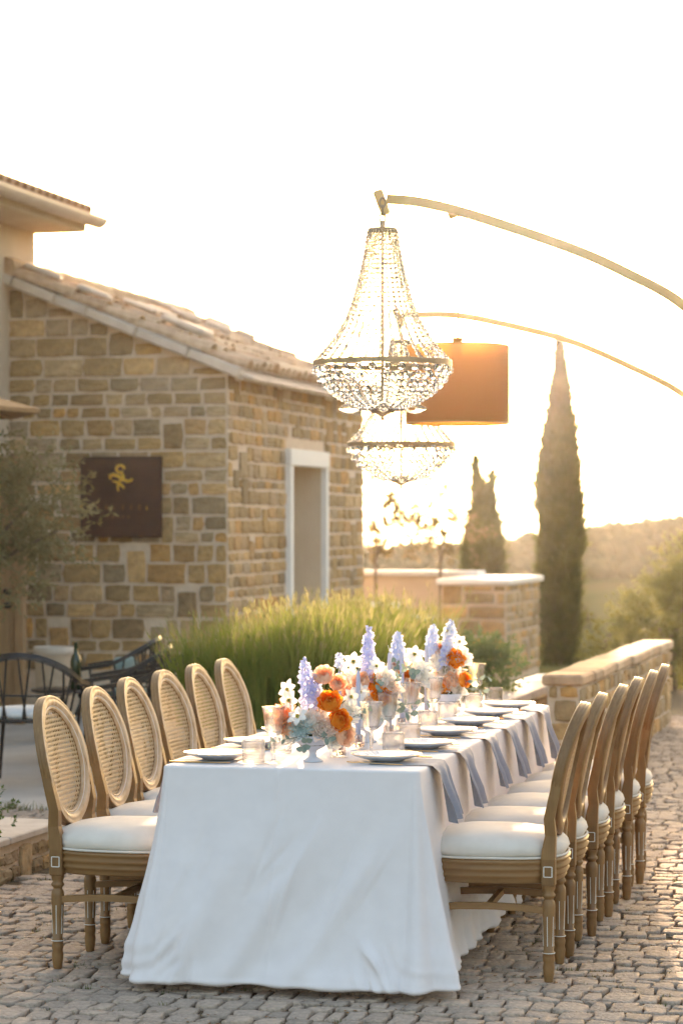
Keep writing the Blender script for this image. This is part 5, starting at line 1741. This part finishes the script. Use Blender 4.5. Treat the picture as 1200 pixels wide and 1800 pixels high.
def chandelier(label, loc, K, single, seed, sc_=1.0, tilt=(0, 0, 0)):
    """origin at the crown; hangs down to -.75"""
    t = thing("chandelier", label, "chandelier", loc, 0.3, "crystal chandeliers")
    t.rotation_euler = (tilt[0], tilt[1], .3)
    t.scale = (sc_,) * 3
    rg = random.Random(seed)
    prof = [(0, .056), (.135, .078), (.265, .111), (.355, .142), (.445, .196), (.50, .245), (.528, .272)]   # depth -> radius
    RZ = -.535
    MB().lathe([(.012, .035), (.014, .03), (.010, .008), (.056, .004), (.060, 0), (.058, -.006), (0, -.006)], 24).build("crown_plate", M_brass, t)
    MB().tube([(0, 0, .03), (0, 0, -.73)], .006, 8).build("centre_rod", M_brass, t)
    V = []
    MB().sweep([[((.272 + dr) * math.cos(a), (.272 + dr) * math.sin(a), RZ + dz) for dr, dz in ((0, -.010), (.005, -.010), (.005, .010), (0, .010))] for a in [2 * math.pi * k / 56 for k in range(56)]], True, True, False).build("ring_band", M_brass, t)
    for k in range(4):
        a = k * math.pi / 2 + .4
        MB().tube([(0, 0, RZ), (.272 * math.cos(a), .272 * math.sin(a), RZ)], .004, 6).build("ring_spoke", M_brass, t)
    # upper strands
    for k in range(K):
        a = 2 * math.pi * k / K
        mb = MB(); d = .012
        while d < .528:
            r_ = interp(prof, d); br = (.0088 if single else .0098) * rg.uniform(.9, 1.1)
            rr2 = interp(prof, min(.528, d + .01)); sl_ = (rr2 - r_) / .01
            c = Vector((r_ * math.cos(a), r_ * math.sin(a), -d))
            q = Matrix.Rotation(rg.uniform(0, 3), 3, 'Z')
            mb.add([q @ (p * br) + c for p in IV], IF)
            d += .0195 / math.sqrt(1 + sl_ * sl_)
        o = mb.build("bead_strand", M_crystal, t); o["kind"] = "stuff"
        pts = [(interp(prof, d_) * math.cos(a), interp(prof, d_) * math.sin(a), -d_) for d_ in [.528 * i / 10 for i in range(11)]]
        MB().tube(pts, .0013, 4).build("strand_wire", M_brass, o)
    # bowl strands
    bp = [(0, .278), (.035, .268), (.085, .235), (.125, .192), (.155, .145), (.175, .095), (.185, .045)]
    for k in range(K):
        a = 2 * math.pi * (k + .5) / K
        mb = MB(); d = .028; i = 0
        br = .0185 if single else .0215
        while d < .19:
            r_ = interp(bp, d); rr2 = interp(bp, min(.185, d + .008)); sl_ = (rr2 - r_) / .008
            c = Vector((r_ * math.cos(a), r_ * math.sin(a), RZ - d))
            ax = Vector((math.cos(a), math.sin(a), -.2 + d * 2)).normalized()
            q = ax.to_track_quat('Z', 'Y') @ Quaternion((0, 0, 1), rg.uniform(0, 1))
            s = br * rg.uniform(.93, 1.07)
            if single:
                inst(bead_m, "crystal_bead", t, c, q, (s, s, s * .72))
            else:
                mb.add([q @ Vector((p[0] * s, p[1] * s, p[2] * s * .72)) + c for p in BV], BF)
            br2 = max(.0085, br * .88)
            d += (br + br2) * 1.02 / math.sqrt(1 + sl_ * sl_); br = br2; i += 1
            if r_ < .06: break
        if not single:
            o = mb.build("bowl_strand", M_crystal, t); o["kind"] = "stuff"
    # finial dish and bulbs
    MB().lathe([(.0, -.762), (.006, -.760), (.008, -.752), (.004, -.746), (.012, -.742), (.045, -.724), (.070, -.712), (.066, -.706), (.0, -.708)], 24).build("finial_dish", M_brass, t)
    for k in range(4):
        a = k * math.pi / 2 + .02 - .3 + R(14.5)
        q = Vector((math.cos(a), math.sin(a), -.03)).to_track_quat('Z', 'Y')
        b = MB().lathe([(.0, .0), (.010, .0), (.018, .02), (.022, .042), (.017, .066), (.006, .086), (0, .092)], 14, caps=False).build("light_bulb", M_glass, t)
        b.rotation_mode = 'QUATERNION'; b.rotation_quaternion = q; b.location = (.085 * math.cos(a), .085 * math.sin(a), -.712)
        MB().lathe([(.0, -.03), (.010, -.03), (.0105, .002), (0, .003)], 12, caps=False).build("bulb_socket", M_brass, b)
    # chain to the hook
    for i in range(3):
        pts = [(.011 * math.cos(x), 0, .046 + i * .030 + .019 * math.sin(x)) for x in [2 * math.pi * j / 14 for j in range(14)]]
        if i % 2: pts = [(p[1], p[0], p[2]) for p in pts]
        MB().tube(pts, .0040, 6, closed=True).build("chain_link", M_brass, t)
    return t
chandelier("larger front crystal chandelier hanging over the near half of the table", (-2.246, 9.335, 2.795), 30, True, 5)
chandelier("smaller looking crystal chandelier hanging low behind the drum lampshade", (-2.808, 12.082, 2.565), 28, False, 6, 1.0)

# ------------------------------------------------------------------ arc lamps: arm, base, clip
def cam_w(X, D, z): return (X * ca - D * sa, X * sa + D * ca, z)
def arc_lamp(label, D, pts, w, h):
    t = thing("arc_lamp_stand", label, "lamp stand", cam_w(pts[-1][0], D, 0), YAW, "arc lamp stands")
    P = [Vector((x - pts[-1][0], 0, z)) for x, z in pts]
    # smooth with catmull-rom
    S = []
    for i in range(len(P) - 1):
        p0, p1, p2, p3 = P[max(i - 1, 0)], P[i], P[i + 1], P[min(i + 2, len(P) - 1)]
        for k in range(8):
            u = k / 8
            S.append(.5 * ((2 * p1) + (-p0 + p2) * u + (2 * p0 - 5 * p1 + 4 * p2 - p3) * u * u + (-p0 + 3 * p1 - 3 * p2 + p3) * u ** 3))
    S.append(P[-1])
    MB().tube(S, 1.0, flat=(w, h)).build("arched_arm", M_arm, t)
    MB().lathe([(0, 0), (.21, 0), (.215, .01), (.21, .035), (.06, .045), (.035, .06), (.03, .16), (0, .16)], 28).build("base", M_dark, t)
    e = P[0]
    q = math.atan2(-(pts[1][1] - pts[0][1]), pts[1][0] - pts[0][0])
    MB().box((e.x - .018, 0, e.z - .015), (.040, .035, .105 if D != 11.02 else .04), Matrix.Rotation(R(-20), 3, 'Y'), .006).build("end_clip", M_arm, t)
    MB().tube([(e.x - .03, 0, e.z + .04), (e.x - .035, 0, e.z + .065), (e.x - .015, 0, e.z + .07), (e.x + .005, 0, e.z + .03)], .002, 5).build("wire_loop", M_arm, t)
    return t, e
arc_lamp("arched lamp stand holding the front crystal chandelier", 9.62, [(.178, 2.918), (.33, 2.902), (.545, 2.846), (.91, 2.722), (1.135, 2.622), (1.36, 2.494), (1.60, 2.25), (1.75, 1.9), (1.82, 1.4), (1.84, .7), (1.84, .1)], .03, .036)
arc_lamp("arched lamp stand holding the low rear chandelier", 12.42, [(.31, 2.70), (.38, 2.700), (.602, 2.696), (.878, 2.642), (1.17, 2.565), (1.46, 2.443), (1.755, 2.29), (2.05, 2.05), (2.25, 1.7), (2.35, 1.2), (2.38, .6), (2.38, .1)], .03, .030)
k3 = 11 / 4250
arc_lamp("arched lamp stand holding the brown drum lampshade", 11.02, [((px - 600) * k3, EYE + (922 - py) * k3) for px, py in ((802, 368), (840, 379), (910, 402), (1000, 433), (1100, 476), (1200, 531), (1300, 610), (1370, 730), (1400, 900), (1405, 1150), (1405, 1290))], .03, .034)
MBH = MB()
# drum shade
dr = thing("drum_lampshade", "brown fabric drum lampshade hanging on a thin cord", "lampshade", (-2.243, 10.782, 2.078), 0)
h_, r_ = .357, .233
MB().lathe([(r_, 0), (r_ + .0015, .002), (r_ + .0015, h_ - .002), (r_, h_), (r_ - .002, h_ - .002), (r_ - .002, .002), (r_, 0)], 64, caps=False).build("shade", M_shade, dr)
for z in (.004, h_ - .004):
    MB().tube([((r_ + .001) * math.cos(a), (r_ + .001) * math.sin(a), z) for a in [2 * math.pi * k / 64 for k in range(64)]], .0032, 6, closed=True).build("trim_ring", M_arm, dr)
for k in range(3):
    a = 2 * math.pi * k / 3
    MB().tube([(0, 0, h_ - .03), (r_ * math.cos(a), r_ * math.sin(a), h_ - .006)], .0025, 5).build("spider_arm", M_arm, dr)
MB().lathe([(.022, h_ - .10), (.023, h_ + .028), (.027, h_ + .030), (.027, h_ + .036), (.008, h_ + .038), (0, h_ + .038)], 16).build("socket_cap", M_arm, dr)
MB().lathe([(0, .12), (.024, .13), (.030, .16), (.022, .20), (.014, .235), (.014, .26)], 14, caps=False).build("light_bulb", M_wash, dr)
MB().tube([(0, 0, h_ + .036), (.003, 0, .55), (.0, 0, .70), (.002, 0, .965)], .0042, 6).build("cord", M_arm, dr)
MB().tube([(.002, 0, .82), (-.02, -.01, .815), (-.045, -.02, .835), (-.05, -.02, .87)], .002, 5).build("cord_loop", M_arm, dr)

# ------------------------------------------------------------------ haze: low golden air
hz, nt, b = nodes_of("haze_air")
nt.nodes.remove(b)
pv = nt.nodes.new("ShaderNodeVolumePrincipled")
pv.inputs["Color"].default_value = (.98, .96, .93, 1)
pv.inputs["Density"].default_value = HAZE_D
pv.inputs["Anisotropy"].default_value = HAZE_G
nt.links.new(pv.outputs[0], nt.nodes["Material Output"].inputs["Volume"])
o = MB().box((0, 700, -10), (2600, 2300, 60)).build("haze", hz)
tag(o, "pale golden haze over the yard and valley", None, None, "stuff")
